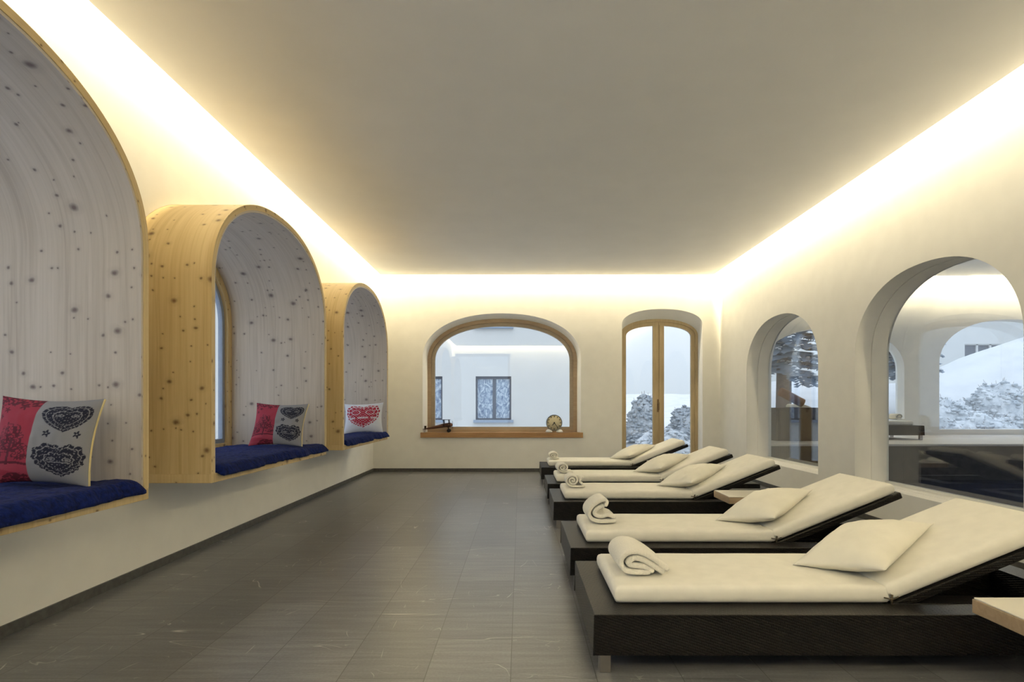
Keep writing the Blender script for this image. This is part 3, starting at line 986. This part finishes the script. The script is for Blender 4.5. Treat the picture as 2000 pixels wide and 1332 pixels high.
lounger_labels = ['nearest wicker sun lounger, cut off at the right edge of the photo',
                  'second sun lounger from the front, behind the nearest one',
                  'middle sun lounger of the five, a side table in front of it',
                  'fourth sun lounger from the front, second from the window wall',
                  'farthest sun lounger, right below the arched window and glazed door']
lg0 = make_lounger()
loungers = []
for k, y in enumerate(LY):
    o = lg0 if k == 0 else dup(lg0, (FX0, y, 0))
    o.location = (FX0+(0, 0.002, -0.002, 0.0, -0.006)[k], y, 0)
    tag(o, lounger_labels[k], 'sun lounger', 'wicker sun loungers in a row')
    loungers.append(o)

# cream pillows lying askew against the raised backrests
pillow_labels = ['cream pillow on the nearest lounger', 'cream pillow on the second lounger from the front',
                 'cream pillow on the middle lounger, beside the wood-edged side table',
                 'cream pillow on the fourth lounger from the front', 'cream pillow on the farthest lounger, in front of the glazed door']
for k, y in enumerate(LY):
    o = cushion('pillow', 0.40, 0.56, 0.160, 44, 11.0+k*3, MW['pillow'], None, None, 0.09)
    rz = math.radians((-54, -50, -54, -52, -55)[k])
    mtx = Matrix.Rotation(math.radians(-16), 3, 'Y') @ Matrix.Rotation(rz, 3, 'Z') @ Matrix.Rotation(-PI/2, 3, 'X')
    o.rotation_euler = mtx.to_euler()
    o.location = (1.595+(0, -0.005, 0.0, 0.0, -0.01)[k], y+FD/2+0.02, 0.408)
    tag(o, pillow_labels[k], 'pillow', 'cream pillows on the loungers')

# towels
def ribbon(mb, path, t, y0, y1, ends=True):
    P = [Vector((p[0], p[1])) for p in path]
    # smooth the path
    for _ in range(3):
        Q = [P[0]]
        for a, b_ in zip(P[:-1], P[1:]):
            Q += [a*0.75+b_*0.25, a*0.25+b_*0.75]
        Q.append(P[-1]); P = Q
    n = len(P)
    def outline(th):
        L, R = [], []
        for i, p in enumerate(P):
            d = (P[min(i+1, n-1)]-P[max(i-1, 0)]).normalized(); nn = Vector((-d.y, d.x))
            L.append(p+nn*th/2); R.append(p-nn*th/2)
        d1 = (P[-1]-P[-2]).normalized(); d0 = (P[0]-P[1]).normalized()
        capE = []
        for k in range(1, 6):
            w = PI/2-PI*k/6
            nn = Vector((-d1.y, d1.x)); capE.append(P[-1]+nn*math.sin(w)*th/2+d1*math.cos(w)*th/2)
        capS = []
        for k in range(1, 6):
            w = PI/2-PI*k/6
            nn = Vector((-d0.y, d0.x)); capS.append(P[0]+nn*math.sin(w)*th/2+d0*math.cos(w)*th/2)
        return L+capE+R[::-1]+capS
    secs = [(y0, 0.45), (y0+0.003, 0.72), (y0+0.010, 0.95), (y0+0.02, 1.0)]
    m = 6
    for i in range(1, m): secs.append((y0+0.02+(y1-y0-0.04)*i/m, 1.0+0.04*math.sin(i*2.1)))
    secs += [(y1-0.02, 1.0), (y1-0.010, 0.95), (y1-0.003, 0.72), (y1, 0.45)]
    rings = [[(q.x, yy, q.y) for q in outline(t*s)] for yy, s in secs]
    k = len(rings[0]); V = [q for rg in rings for q in rg]
    Fc = []
    for i in range(len(rings)-1):
        for j in range(k): Fc.append((i*k+j, i*k+(j+1) % k, (i+1)*k+(j+1) % k, (i+1)*k+j))
    mb.add(V, Fc, smooth=True)
    for ri, rv in ((0, 0), (len(rings)-1, 1)):
        # strip cap between left and right sides
        o = len(mb.v)-len(V)+ri*k
        for i in range(n-1):
            a, b_ = i, i+1
            c_, d_ = n+5+(n-1-i), n+5+(n-2-i)
            f = [o+a, o+b_, o+d_, o+c_]
            mb.f.append(f); mb.uv.append(None); mb.sm.append(True); mb.mi.append(0)
        e = [o+n-1]+[o+n+q for q in range(5)]+[o+n+5]
        mb.f.append(e); mb.uv.append(None); mb.sm.append(True); mb.mi.append(0)
        e = [o+2*n+4]+[o+2*n+5+q for q in range(5)]+[o]
        mb.f.append(e); mb.uv.append(None); mb.sm.append(True); mb.mi.append(0)
    return mb
tA = [[(0.135, 0.030), (0.085, 0.070), (0.035, 0.098), (-0.015, 0.108), (-0.055, 0.090), (-0.068, 0.055), (-0.050, 0.024), (-0.01, 0.0155), (0.03, 0.0150), (0.055, 0.0155)],
      [(0.115, 0.019), (0.065, 0.052), (0.022, 0.075), (-0.010, 0.078), (-0.032, 0.062), (-0.026, 0.047), (0.00, 0.044), (0.035, 0.040), (0.070, 0.022)]]
tC = [[(0.095, 0.018), (0.04, 0.0150), (-0.02, 0.0155), (-0.060, 0.035), (-0.070, 0.075), (-0.045, 0.112), (-0.005, 0.140), (0.030, 0.152), (0.048, 0.138), (0.040, 0.118)],
      [(0.090, 0.042), (0.050, 0.058), (0.025, 0.046), (-0.010, 0.046), (-0.034, 0.062), (-0.028, 0.086), (0.002, 0.104), (0.020, 0.110)]]
def spiral(a, b_, turns, t, tail, ph=0.0):
    pts = []
    n = int(turns*14)
    for i in range(n+1):
        w = ph+2*PI*turns*i/n
        r = 1-(1-0.10)*(i/n)
        pts.append((a*r*math.sin(w), b_+t/2-r*b_*math.cos(w)))
    return ([(tail, t/2+0.001)] if tail else [])+pts
tB = [spiral(-0.066, 0.050, 2.15, 0.018, 0.10)]
tD = [spiral(-0.072, 0.046, 2.2, 0.018, 0.06)]
tE = [spiral(-0.062, 0.055, 2.2, 0.018, 0.105, 0.0), [(0.085, 0.035), (0.062, 0.055), (0.075, 0.082), (0.095, 0.094)]]
towel_specs = [(tA, 0.026, 0.50, 0.255, 0.27, 0.02), (tC, 0.026, 0.495, 0.29, 0.22, 0.03), (tE, 0.020, 0.475, 0.29, 0.22, 0.0), (tB, 0.0195, 0.47, 0.29, 0.22, 0.05), (tD, 0.0195, 0.47, 0.30, 0.22, 0.0)]
towel_labels = ['rolled cream towel on the nearest lounger, its folded end facing us', 'loosely folded cream towel standing up on the second lounger',
                'rolled cream towel with a flared end on the middle lounger', 'rolled cream towel on the fourth lounger from the front',
                'small-looking rolled cream towel on the farthest lounger']
for k, (paths, t, x, dy, ln, rz) in enumerate(towel_specs):
    mb = MB()
    for p in paths: ribbon(mb, p, t, -ln/2, ln/2)
    o = mb.build('towel', MW['towel'], recalc=True)
    o.location = (x, LY[k]+dy+ln/2-0.02, ZT+0.001+0.081)
    o.rotation_euler = (0, 0, rz)
    tag(o, towel_labels[k], 'towel', 'rolled towels on the loungers')

# side tables
def make_table():
    r = empty('side_table', (0, 0, 0))
    W, D, H, T = 0.43, 0.36, 0.338, 0.058
    MB().box(0, W, 0, D, H-T, H-0.006).build('table_top', MW['oak'], r, bevel=0.003)
    tag(MB().box(0.004, W-0.004, 0.004, D-0.004, H-0.006, H).build('top_sheet', MW['tabletop'], r, bevel=0.002), 'glossy cream sheet on the table top')
    MB().box(W-0.05, W-0.018, 0.02, D-0.02, 0.022, H-T).build('side_panel', MW['oak'], r, bevel=0.003)
    MB().box(0.10, W-0.018, 0.02, D-0.02, 0.0, 0.022).build('base_plate', MW['oak'], r, bevel=0.003)
    return r
tb0 = make_table()
for k, (x, y, lab) in enumerate(((1.684, 1.778, 'cream-topped wooden side table cut off at the lower right corner'),
                                 (1.64, 4.50, 'cream-topped wooden side table between the second and middle loungers'),
                                 (1.66, 7.18, 'wooden side table mostly hidden between the two farthest loungers'))):
    o = tb0 if k == 0 else dup(tb0, (x, y, 0))
    o.location = (x, y, 0)
    tag(o, lab, 'side table', 'low side tables between the loungers')

# ------------------------------------------------------------------ clock and model biplane on the sill
ck = tag(empty('table_clock', (0.548, 9.235, 0.626)), 'round clock with a cream dial standing on the wooden window sill', 'clock')
R = 0.128
MB().lathe([(0.0, -0.020), (R*0.93, -0.020), (R*0.955, -0.028), (R, -0.026), (R*1.02, 0.0), (R, 0.026), (0, 0.030)], (0, 0, 0.155)).build('case', MW['grey'], ck, recalc=True)
MB().lathe([(0.0, -0.0235), (R*0.92, -0.0235), (R*0.92, -0.021), (0.0, -0.021)], (0, 0, 0.155)).build('dial', MW['dial'], ck)
for i in range(12):
    w = PI*i/6
    d = Vector((math.sin(w), 0, math.cos(w))); s = Vector((math.cos(w), 0, -math.sin(w)))
    a, b_, hw = R*0.70, R*0.86, 0.0055
    c0_ = Vector((0, -0.0245, 0.155))
    q = [c0_+d*a-s*hw, c0_+d*a+s*hw, c0_+d*b_+s*hw, c0_+d*b_-s*hw]
    tk = MB().add(q+[p+Vector((0, 0.001, 0)) for p in q], [(0, 1, 2, 3), (7, 6, 5, 4), (0, 1, 5, 4), (1, 2, 6, 5), (2, 3, 7, 6), (3, 0, 4, 7)])
    tk.build('hour_mark', MW['black'], ck)

def hand(ang, ln, hw, y):
    d = Vector((math.sin(ang), 0, math.cos(ang))); s = Vector((math.cos(ang), 0, -math.sin(ang))); c_ = Vector((0, y, 0.155))
    q = [c_-d*0.012-s*hw, c_-d*0.012+s*hw, c_+d*ln+s*hw*0.5, c_+d*ln-s*hw*0.5]
    return MB().add(q+[p+Vector((0, 0.0012, 0)) for p in q], [(0, 1, 2, 3), (7, 6, 5, 4), (0, 1, 5, 4), (1, 2, 6, 5), (2, 3, 7, 6), (3, 0, 4, 7)])
hand(math.radians(216), 0.055, 0.0075, -0.027).build('hour_hand', MW['black'], ck)
hand(math.radians(145), 0.090, 0.0055, -0.0285).build('minute_hand', MW['black'], ck)
MB().lathe([(0.0, -0.031), (0.010, -0.031), (0.010, -0.02)], (0, 0, 0.155), n=16).build('hub', MW['black'], ck)
for s in (-1, 1):
    MB().lathe([(0.0, 0.0), (0.050, 0.0), (0.055, 0.012), (0.046, 0.032), (0.026, 0.048), (0.0, 0.052)], (s*0.085, 0.0, 0), axis='Z', n=24).build('foot', MW['white'], ck)

pl = tag(empty('model_biplane', (-1.30, 9.255, 0.626)), 'small dark metal model biplane at the left end of the window sill', 'model plane')
MB().tube([(0.205, 0, 0.122), (0.20, 0, 0.122), (0.17, 0, 0.12), (0.08, 0, 0.112), (-0.10, 0, 0.078), (-0.25, 0, 0.050)], [0.012, 0.026, 0.036, 0.034, 0.022, 0.007], 12).build('fuselage', MW['redbrown'], pl)
MB().box(0.045, 0.165, -0.105, 0.105, 0.200, 0.2055).build('upper_wing', MW['bronze'], pl, bevel=0.002)
MB().box(0.035, 0.185, -0.105, 0.105, 0.092, 0.0975).build('lower_wing', MW['bronze'], pl, bevel=0.002)
for sx in (0.065, 0.150):
    for sy in (-0.085, -0.03, 0.03, 0.085):
        MB().tube([(sx+0.01, sy, 0.097), (sx, sy, 0.201)], 0.0035, 6).build('strut', MW['bronze'], pl)
MB().box(-0.265, -0.21, -0.06, 0.06, 0.052, 0.057).box(-0.268, -0.215, -0.003, 0.003, 0.055, 0.105).build('tail', MW['bronze'], pl, bevel=0.001)
MB().tube([(0.150, -0.045, 0.028), (0.135, -0.02, 0.09)], 0.004, 6).tube([(0.150, 0.045, 0.028), (0.135, 0.02, 0.09)], 0.004, 6).tube([(0.150, -0.055, 0.028), (0.150, 0.055, 0.028)], 0.003, 6).build('undercarriage', MW['bronze'], pl)
for s in (-1, 1):
    MB().lathe([(0.0, -0.006), (0.020, -0.006), (0.027, -0.003), (0.027, 0.003), (0.020, 0.006), (0.0, 0.006)], (0.150, s*0.055, 0.028), n=20).build('wheel', MW['black'], pl)
MB().box(0.206, 0.211, -0.006, 0.006, 0.062, 0.182).build('propeller', MW['bronze'], pl, bevel=0.002)
MB().tube([(-0.23, 0, 0.05), (-0.24, 0, 0.0015)], 0.003, 6).build('tail_skid', MW['bronze'], pl)

# ------------------------------------------------------------------ pool hall beyond the glass
PX0 = XR+0.42
O1 = dict(c=6.00, half=1.37, z0=0.60, zs=1.75, rise=0.80)
O2 = dict(c=9.40, half=1.36, z0=0.60, zs=1.85, rise=0.86)
hp = [[(PYB, arch(**o)), (PYB+0.26, arch(**o))] for o in (O1, O2)]
tag(wall('wall_pool_end', 'Y', PYB, PYB+0.26, (PX0, PX1+0.3, -0.6, PHS+0.6), hp, MW['plaster']), kind=S)
tag(MB().box(PX0, PX1+0.3, YN-0.3, PYB-0.2, PHS, PHS+0.05).build('ceiling_pool', MW['ceiling']), kind=S)
tag(MB().box(PX0-0.42, PX1+0.3, YN-0.3, PYB+0.26, PHS+0.6, PHS+0.8).build('ceiling_pool_upper', MW['plaster']), kind=S)
tag(MB().box(PX0-0.10, PX0, YB+0.45, PYB+0.26, -0.6, PHS+0.6).box(PX0-0.42, PX0, YN-0.3, YB+0.45, TOP+0.2, PHS+0.6).build('wall_pool_left', MW['plaster']), kind=S)
tag(MB().box(PX0, PX1+0.3, YN-0.3, YN, -0.6, PHS+0.6).build('wall_pool_near', MW['plaster']), kind=S)
ho = [[(PX1, arch(c, 1.38, 0.15, 2.45, 0.75)), (PX1+0.3, arch(c, 1.38, 0.15, 2.45, 0.75))] for c in (0.7, 3.7, 6.7, 9.5)]  # unseen openings, added large to bring more daylight into the hall
tag(wall('wall_pool_right', 'X', PX1, PX1+0.3, (YN, PYB, -0.6, PHS+0.6), ho, MW['plaster']), kind=S)
tag(MB().box(PX0, PX1, 8.30, PYB, -0.6, 0.47).build('pool_step', MW['poolstone']), kind=S)
tag(MB().box(PX0, PX1, 8.28, PYB, 0.471, 0.50).build('floor_pool_deck', MW['deck'], bevel=0.003), kind=S)
tag(MB().box(PX0, PX1, YN, 8.30, -0.8, -0.60).build('pool_basin', MW['poolstone']), kind=S)
tag(MB().box(PX0+0.001, PX1-0.001, YN+0.001, 8.299, -0.58, -0.02).build('pool_water', MW['water']), kind=S)
for k, o in ((7, O1), (8, O2)):
    r = tag(empty('window_%d' % k, (o['c'], PYB+0.2, o['z0'])), kind=S)
    part(pane(MB(), 'Y', arch(**o), PYB+0.20, PYB+0.21), 'pane', MW['glass'], r)

pool_lg = dup(lg0, (6.60, 10.15, 0.5), PI)
tag(pool_lg, 'dark wicker sun lounger on the pool deck, seen through the large arched window', 'sun lounger')
mb = MB()
for p in tB: ribbon(mb, p, 0.0175, -0.11, 0.11)
o = mb.build('towel', MW['towel'], recalc=True)
o.location = (6.36, 9.72, 0.5+ZT+0.084)
tag(o, 'white rolled towel on the lounger beside the pool, behind the glass', 'towel')

cb = tag(empty('cabinet', (4.36, 9.12, 0.5)), 'dark brown box cabinet seen through the small arched window', 'cabinet')
MB().box(-0.33, 0.36, -0.10, 0.16, 0.0, 0.50).build('body', MW['cabinet'], cb, bevel=0.004)
MB().box(-0.34, 0.37, -0.11, 0.17, 0.50, 0.525).build('top', MW['cabinet'], cb, bevel=0.003)
MB().box(-0.30, -0.01, -0.106, -0.10, 0.03, 0.47).build('door', MW['cabinet'], cb, bevel=0.002)
MB().box(0.02, 0.33, -0.106, -0.10, 0.03, 0.47).build('door', MW['cabinet'], cb, bevel=0.002)
mt = MB().tube([(-0.24, 0, 0.155), (-0.235, 0, 0.153), (0.12, 0, -0.035), (0.125, 0, -0.0375)], [0.060, 0.070, 0.070, 0.060], 20).build('bolster', MW['mat'])
mt.location = (4.38, 9.14, 1.13)
tag(mt, 'brown cylindrical bolster tilted on top of the dark cabinet', 'bolster')

# ------------------------------------------------------------------ outside: snow, neighbours, shrubs, trees
def sst(a, b_, x):
    t = min(1, max(0, (x-a)/(b_-a))); return t*t*(3-2*t)
def ground(x, y):
    h = -0.45
    xx = 24*x/max(y, 24)
    hill = 1.55+0.065*(xx-10) if xx < 16 else 1.94+0.40*(min(xx, 24)-16)
    h += sst(16.5, 24, y)*sst(0.31, 0.44, x/max(y, 1))*hill
    h += 0.5*sst(12.5, 18, y)*sst(2, 4, x)
    if y > 12.2: h += sst(12.2, 15, y)*0.16*mnoise.noise(Vector((x*0.55, y*0.55, 1)))+0.05*mnoise.noise(Vector((x*2, y*2, 2)))*sst(12.2, 14, y)
    h += 2.5*sst(40, 70, y)
    return h
mb = MB()
xs = [-40, -30, -22, -16, -12, -9, -7]+[-6+0.5*i for i in range(0, 73)]+[32, 36, 42, 50, 60]
ys = [-25, -15, -8, -4, 0, 4, 8, 11, 12]+[12.5+0.45*i for i in range(0, 50)]+[36, 39, 43, 48, 54, 62, 72, 85]
V = [(x, y, ground(x, y)) for x in xs for y in ys]
ny = len(ys)
mb.add(V, [(i*ny+j, (i+1)*ny+j, (i+1)*ny+j+1, i*ny+j+1) for i in range(len(xs)-1) for j in range(ny-1)], smooth=True)
tag(mb.build('snow_ground', MW['snow']), kind=S)

# white house opposite the back window
fy = 16.0
hs = tag(empty('house', (-4.0, fy, -0.6)), 'white rendered house with grey windows across the yard, seen through the wide arched window', 'house')
def P2(px, py, y): return ((px-CX)*y/F, EYE-(py-CY)*y/F)
wins = []
x0, zt = P2(929, 735, fy); x1, zb = P2(998.5, 820, fy); wins.append((x0, x1, zb, zt))
wins.append((P2(864, 0, fy)[0]-(x1-x0), P2(864, 0, fy)[0], zb, zt))
wins.append((x0, x1, zb+2.62, zt+2.62)); wins.append((wins[1][0], wins[1][1], zb+2.62, zt+2.62))
rect = (-13.0, 2.15, -0.6, 7.0)
hh = [[(fy, [(a, c_), (a, d_), (b_, d_), (b_, c_)]), (fy+0.35, [(a, c_), (a, d_), (b_, d_), (b_, c_)])] for a, b_, c_, d_ in wins]
wv = wall('house_wall', 'Y', fy, fy+0.35, rect, hh, MW['facade'])
wv.name = 'wall'; wv.parent = hs; wv.matrix_parent_inverse = Matrix.Translation(hs.location).inverted()
part(MB().box(-13.0, -12.7, fy+0.35, fy+8, -0.6, 7).box(1.85, 2.15, fy+0.35, fy+8, -0.6, 7).box(-13, 2.15, fy+8, fy+8.3, -0.6, 7), 'rear_walls', MW['facade'], hs)
part(MB().add([(-13.5, fy-0.5, 7), (2.65, fy-0.5, 7), (2.65, fy+8.8, 7), (-13.5, fy+8.8, 7), (-13.5, fy+4.1, 10), (2.65, fy+4.1, 10)],
              [(0, 1, 5, 4), (2, 3, 4, 5), (0, 4, 3), (1, 2, 5), (3, 2, 1, 0)]), 'roof', MW['snow'], hs)
for a, b_, c_, d_ in wins:
    t = 0.045; mid = (a+b_)/2+0.02
    fr = MB().box(a, b_, fy+0.08, fy+0.14, d_-t*1.6, d_).box(a, b_, fy+0.08, fy+0.14, c_, c_+t)
    fr.box(a, a+t, fy+0.08, fy+0.14, c_+t, d_-t*1.6).box(b_-t, b_, fy+0.08, fy+0.14, c_+t, d_-t*1.6).box(mid-t, mid+t, fy+0.08, fy+0.14, c_+t, d_-t*1.6)
    f = part(fr, 'window', MW['winframe'], hs)
    g = MB().box(a+t, b_-t, fy+0.105, fy+0.115, c_+t, d_-t*1.6).build('pane', MW['lace_sky'], f)
    part(MB().box(a-0.06, b_+0.06, fy-0.08, fy+0.08, c_-0.075, c_), 'window_sill', MW['facade_trim'], hs, bevel=0.004)

# second white house above the slope
h2 = tag(empty('house', (24.5, 30.0, 1.0)), 'far white house whose dark strip window shows above the snow slope', 'house')
a0, t0 = P2(1884, 672, 30.0); a1, b0 = P2(1962, 700, 30.0)
pr = [(a0, b0), (a0, t0), (a1, t0), (a1, b0)]
wv = wall('house_wall', 'Y', 30.0, 30.3, (20.5, 31, 0.5, 8.0), [[(30.0, pr), (30.3, pr)]], MW['facade'])
wv.name = 'wall'; wv.parent = h2; wv.matrix_parent_inverse = Matrix.Translation(h2.location).inverted()
part(MB().box(20.5, 20.8, 30.3, 37, 0.5, 8).box(30.7, 31, 30.3, 37, 0.5, 8).box(20.5, 31, 37, 37.3, 0.5, 8), 'rear_walls', MW['facade'], h2)
part(MB().add([(20, 29.5, 8), (31.5, 29.5, 8), (31.5, 37.8, 8), (20, 37.8, 8), (20, 33.6, 10.5), (31.5, 33.6, 10.5)], [(0, 1, 5, 4), (2, 3, 4, 5), (0, 4, 3), (1, 2, 5), (3, 2, 1, 0)]), 'roof', MW['snow'], h2)
fr = MB()
for i in range(4):
    xx = a0+(a1-a0)*i/3
    fr.box(max(a0, xx-0.05), min(a1, xx+0.05), 30.05, 30.12, b0, t0)
fr.box(a0, a1, 30.05, 30.12, b0, b0+0.05).box(a0, a1, 30.05, 30.12, t0-0.05, t0)
f = part(fr, 'window', MW['facade'], h2)
g = MB().box(a0, a1, 30.14, 30.16, b0, t0).build('pane', MW['winframe'], f)

# snow-laden shrubs
def shrub(x, y, rx, ry, ztop, seed, material, label, group):
    """dome of twigs hung with many small lumps of snow"""
    rnd = random.Random(seed)
    z0 = ground(x, y)-0.05
    rz = ztop-z0
    r = tag(empty('shrub', (x, y, z0)), label, 'shrub', group)
    bm = bmesh.new()
    bmesh.ops.create_icosphere(bm, subdivisions=2, radius=1.0)
    bv = [v.co.copy() for v in bm.verts]; bf = [[v.index for v in f.verts] for f in bm.faces]
    bm.free()
    dm = MB()
    bm = bmesh.new(); bmesh.ops.create_icosphere(bm, subdivisions=5, radius=1.0)
    dv = []
    for v in bm.verts:
        p = v.co.normalized()
        q = 0.92*(1+0.22*mnoise.noise(p*2.2+Vector((seed, 0, 0)))+0.12*abs(mnoise.noise(p*6+Vector((0, seed, 0))))+0.07*mnoise.noise(p*15))
        dv.append((p.x*rx*q, p.y*ry*q, max(-0.02, p.z)*rz*q))
    dm.add(dv, [[v.index for v in f.verts] for f in bm.faces], smooth=True); bm.free()
    dm.build('foliage', material, r)
    sn, tw = MB(), MB()
    for i in range(520):
        p = Vector((rnd.gauss(0, 1), rnd.gauss(0, 1), abs(rnd.gauss(0, 1)))).normalized()
        q = rnd.uniform(0.86, 1.0)*(1+0.22*mnoise.noise(p*2.2+Vector((seed, 0, 0))))
        c_ = Vector((p.x*rx*q, p.y*ry*q, p.z*rz*q))
        a = rnd.uniform(0.02, 0.065)*(0.5+0.5*rz)
        sn.add([c_+Vector((v.x*a*1.25, v.y*a*1.1, v.z*a*0.75))*(1+0.55*mnoise.noise(v*1.9+c_*5)) for v in bv], bf, smooth=True)
        if i % 4 == 0:
            tw.tube([(c_.x*0.15, c_.y*0.15, 0), c_*0.6+Vector((0, 0, 0.1)), c_*1.10], [0.02, 0.012, 0.004], 5)
    tw.build('twigs', MW['bark'], r)
    tag(sn.build('snow_cover', material, r), kind='stuff')
shrub(3.75, 17.4, 0.55, 0.5, 1.35, 1.0, MW['bushdark'], 'haze-pale frosted shrub behind the left pane of the glazed door', 'shrubs beyond the glazed door')
shrub(5.15, 17.8, 0.60, 0.5, 0.98, 2.0, MW['bushdark'], 'low haze-pale frosted shrub behind the right pane of the glazed door', 'shrubs beyond the glazed door')
shrub(3.75, 15.0, 0.85, 0.6, 0.45, 3.0, MW['bush'], 'broad snow-covered mound low behind the glazed door', 'shrubs beyond the glazed door')
shrub(13.55, 18.2, 0.85, 0.9, 1.30, 4.0, MW['bush'], 'snow-laden shrub at the left of the pool hall window', 'snowy shrubs beyond the pool')
shrub(15.55, 18.6, 1.0, 0.9, 1.75, 5.0, MW['bush'], 'tall snow-laden shrub in the middle of the pool hall window', 'snowy shrubs beyond the pool')
shrub(12.6, 15.6, 1.1, 0.8, 0.85, 6.0, MW['bush'], 'low broad snow-laden shrub in front, outside the pool hall window', 'snowy shrubs beyond the pool')

# conifers with snow on their branches
def conifer(x, y, h, rmax, seed, label, trunk_r=0.17):
    rnd = random.Random(seed)
    z0 = ground(x, y)-0.1
    r = tag(empty('conifer', (x, y, z0)), label, 'tree')
    MB().tube([(0, 0, 0), (0.03, 0, h*0.4), (0, 0.02, h*0.8), (0, 0, h)], [trunk_r*1.1, trunk_r*0.9, trunk_r*0.5, 0.02], 12).build('trunk', MW['bark'], r)
    nd_, sn = MB(), MB()
    nb = 150
    for i in range(nb):
        t = (i+0.5)/nb
        z = h*(0.235+0.745*t)
        L = rmax*(1-t)**0.7*rnd.uniform(0.6, 1.05)+0.12
        a = i*2.399+rnd.uniform(-0.3, 0.3)
        d = Vector((math.cos(a), math.sin(a), 0)); s = Vector((-d.y, d.x, 0))
        pts = [Vector((0, 0, z))+d*(L*q)+Vector((0, 0, 0.10*L*q-0.38*L*q*q)) for q in (0, 0.35, 0.7, 1.0)]
        nd_.tube(pts, [0.03, 0.022, 0.014, 0.005], 5)
        for q in range(5, 20):
            u = q/20
            p = Vector((0, 0, z))+d*(L*u)+Vector((0, 0, 0.10*L*u-0.38*L*u*u))
            for sg in (-1, 1):
                l2 = (0.16+0.30*(1-u))*rnd.uniform(0.6, 1.2)*(0.6+0.4*rmax)
                tip = p+s*sg*l2+d*l2*0.6+Vector((0, 0, -0.14*l2-rnd.uniform(0, 0.05)))
                wv_ = d*0.035+Vector((0, 0, 0.015))
                nd_.add([p-wv_, p+wv_, tip+wv_*0.3, tip-wv_*0.3, (p+tip)/2+Vector((0, 0, -0.06))], [(0, 1, 2, 3), (0, 4, 3), (1, 2, 4)])
            if rnd.random() < 0.75:
                w_ = rnd.uniform(0.025, 0.07); hz_ = w_*0.5
                c_ = p+s*rnd.uniform(-0.12, 0.12)+Vector((0, 0, 0.03))
                ringv = [c_+(d*math.cos(k*PI/3)*1.5+s*math.sin(k*PI/3))*w_ for k in range(6)]
                ringt = [c_+(d*math.cos(k*PI/3)*1.1+s*math.sin(k*PI/3)*0.7)*w_+Vector((0, 0, hz_)) for k in range(6)]
                sn.add(ringv+ringt+[c_+Vector((0, 0, hz_*1.4))], [(k, (k+1) % 6, 6+(k+1) % 6, 6+k) for k in range(6)]+[(6+k, 6+(k+1) % 6, 12) for k in range(6)], smooth=True)
    nd_.build('branches', MW['needles'], r)
    tag(sn.build('branch_snow', MW['snow'], r), 'white snow lying on the branches', kind='stuff')
conifer(7.80, 17.0, 8.5, 1.9, 3, 'snowy conifer with a brown trunk, seen through the small arched window', 0.21)
conifer(12.95, 19.5, 6.5, 1.35, 8, 'snowy conifer peeping past the edge of the pool hall window', 0.12)

# sky portals in the openings
for k, c in enumerate(BAY_C):
    portal('bay_portal', (XW-0.2, c, 1.5), 1.9, 1.8, (1, 0, 0))
for c in (0.7, 3.7, 6.7, 9.5):
    portal('pool_portal', (PX1+0.35, c, 1.7), 2.8, 3.1, (-1, 0, 0))
portal('near_portal', (-1.3, YN-0.32, 1.45), 1.9, 2.85, (0, 1, 0))
portal('window_portal', (W1b['c'], YB+0.46, 1.5), 2.5, 2.0, (0, -1, 0))
portal('door_portal', (D1b['c'], YB+0.46, 1.25), 1.3, 2.5, (0, -1, 0))
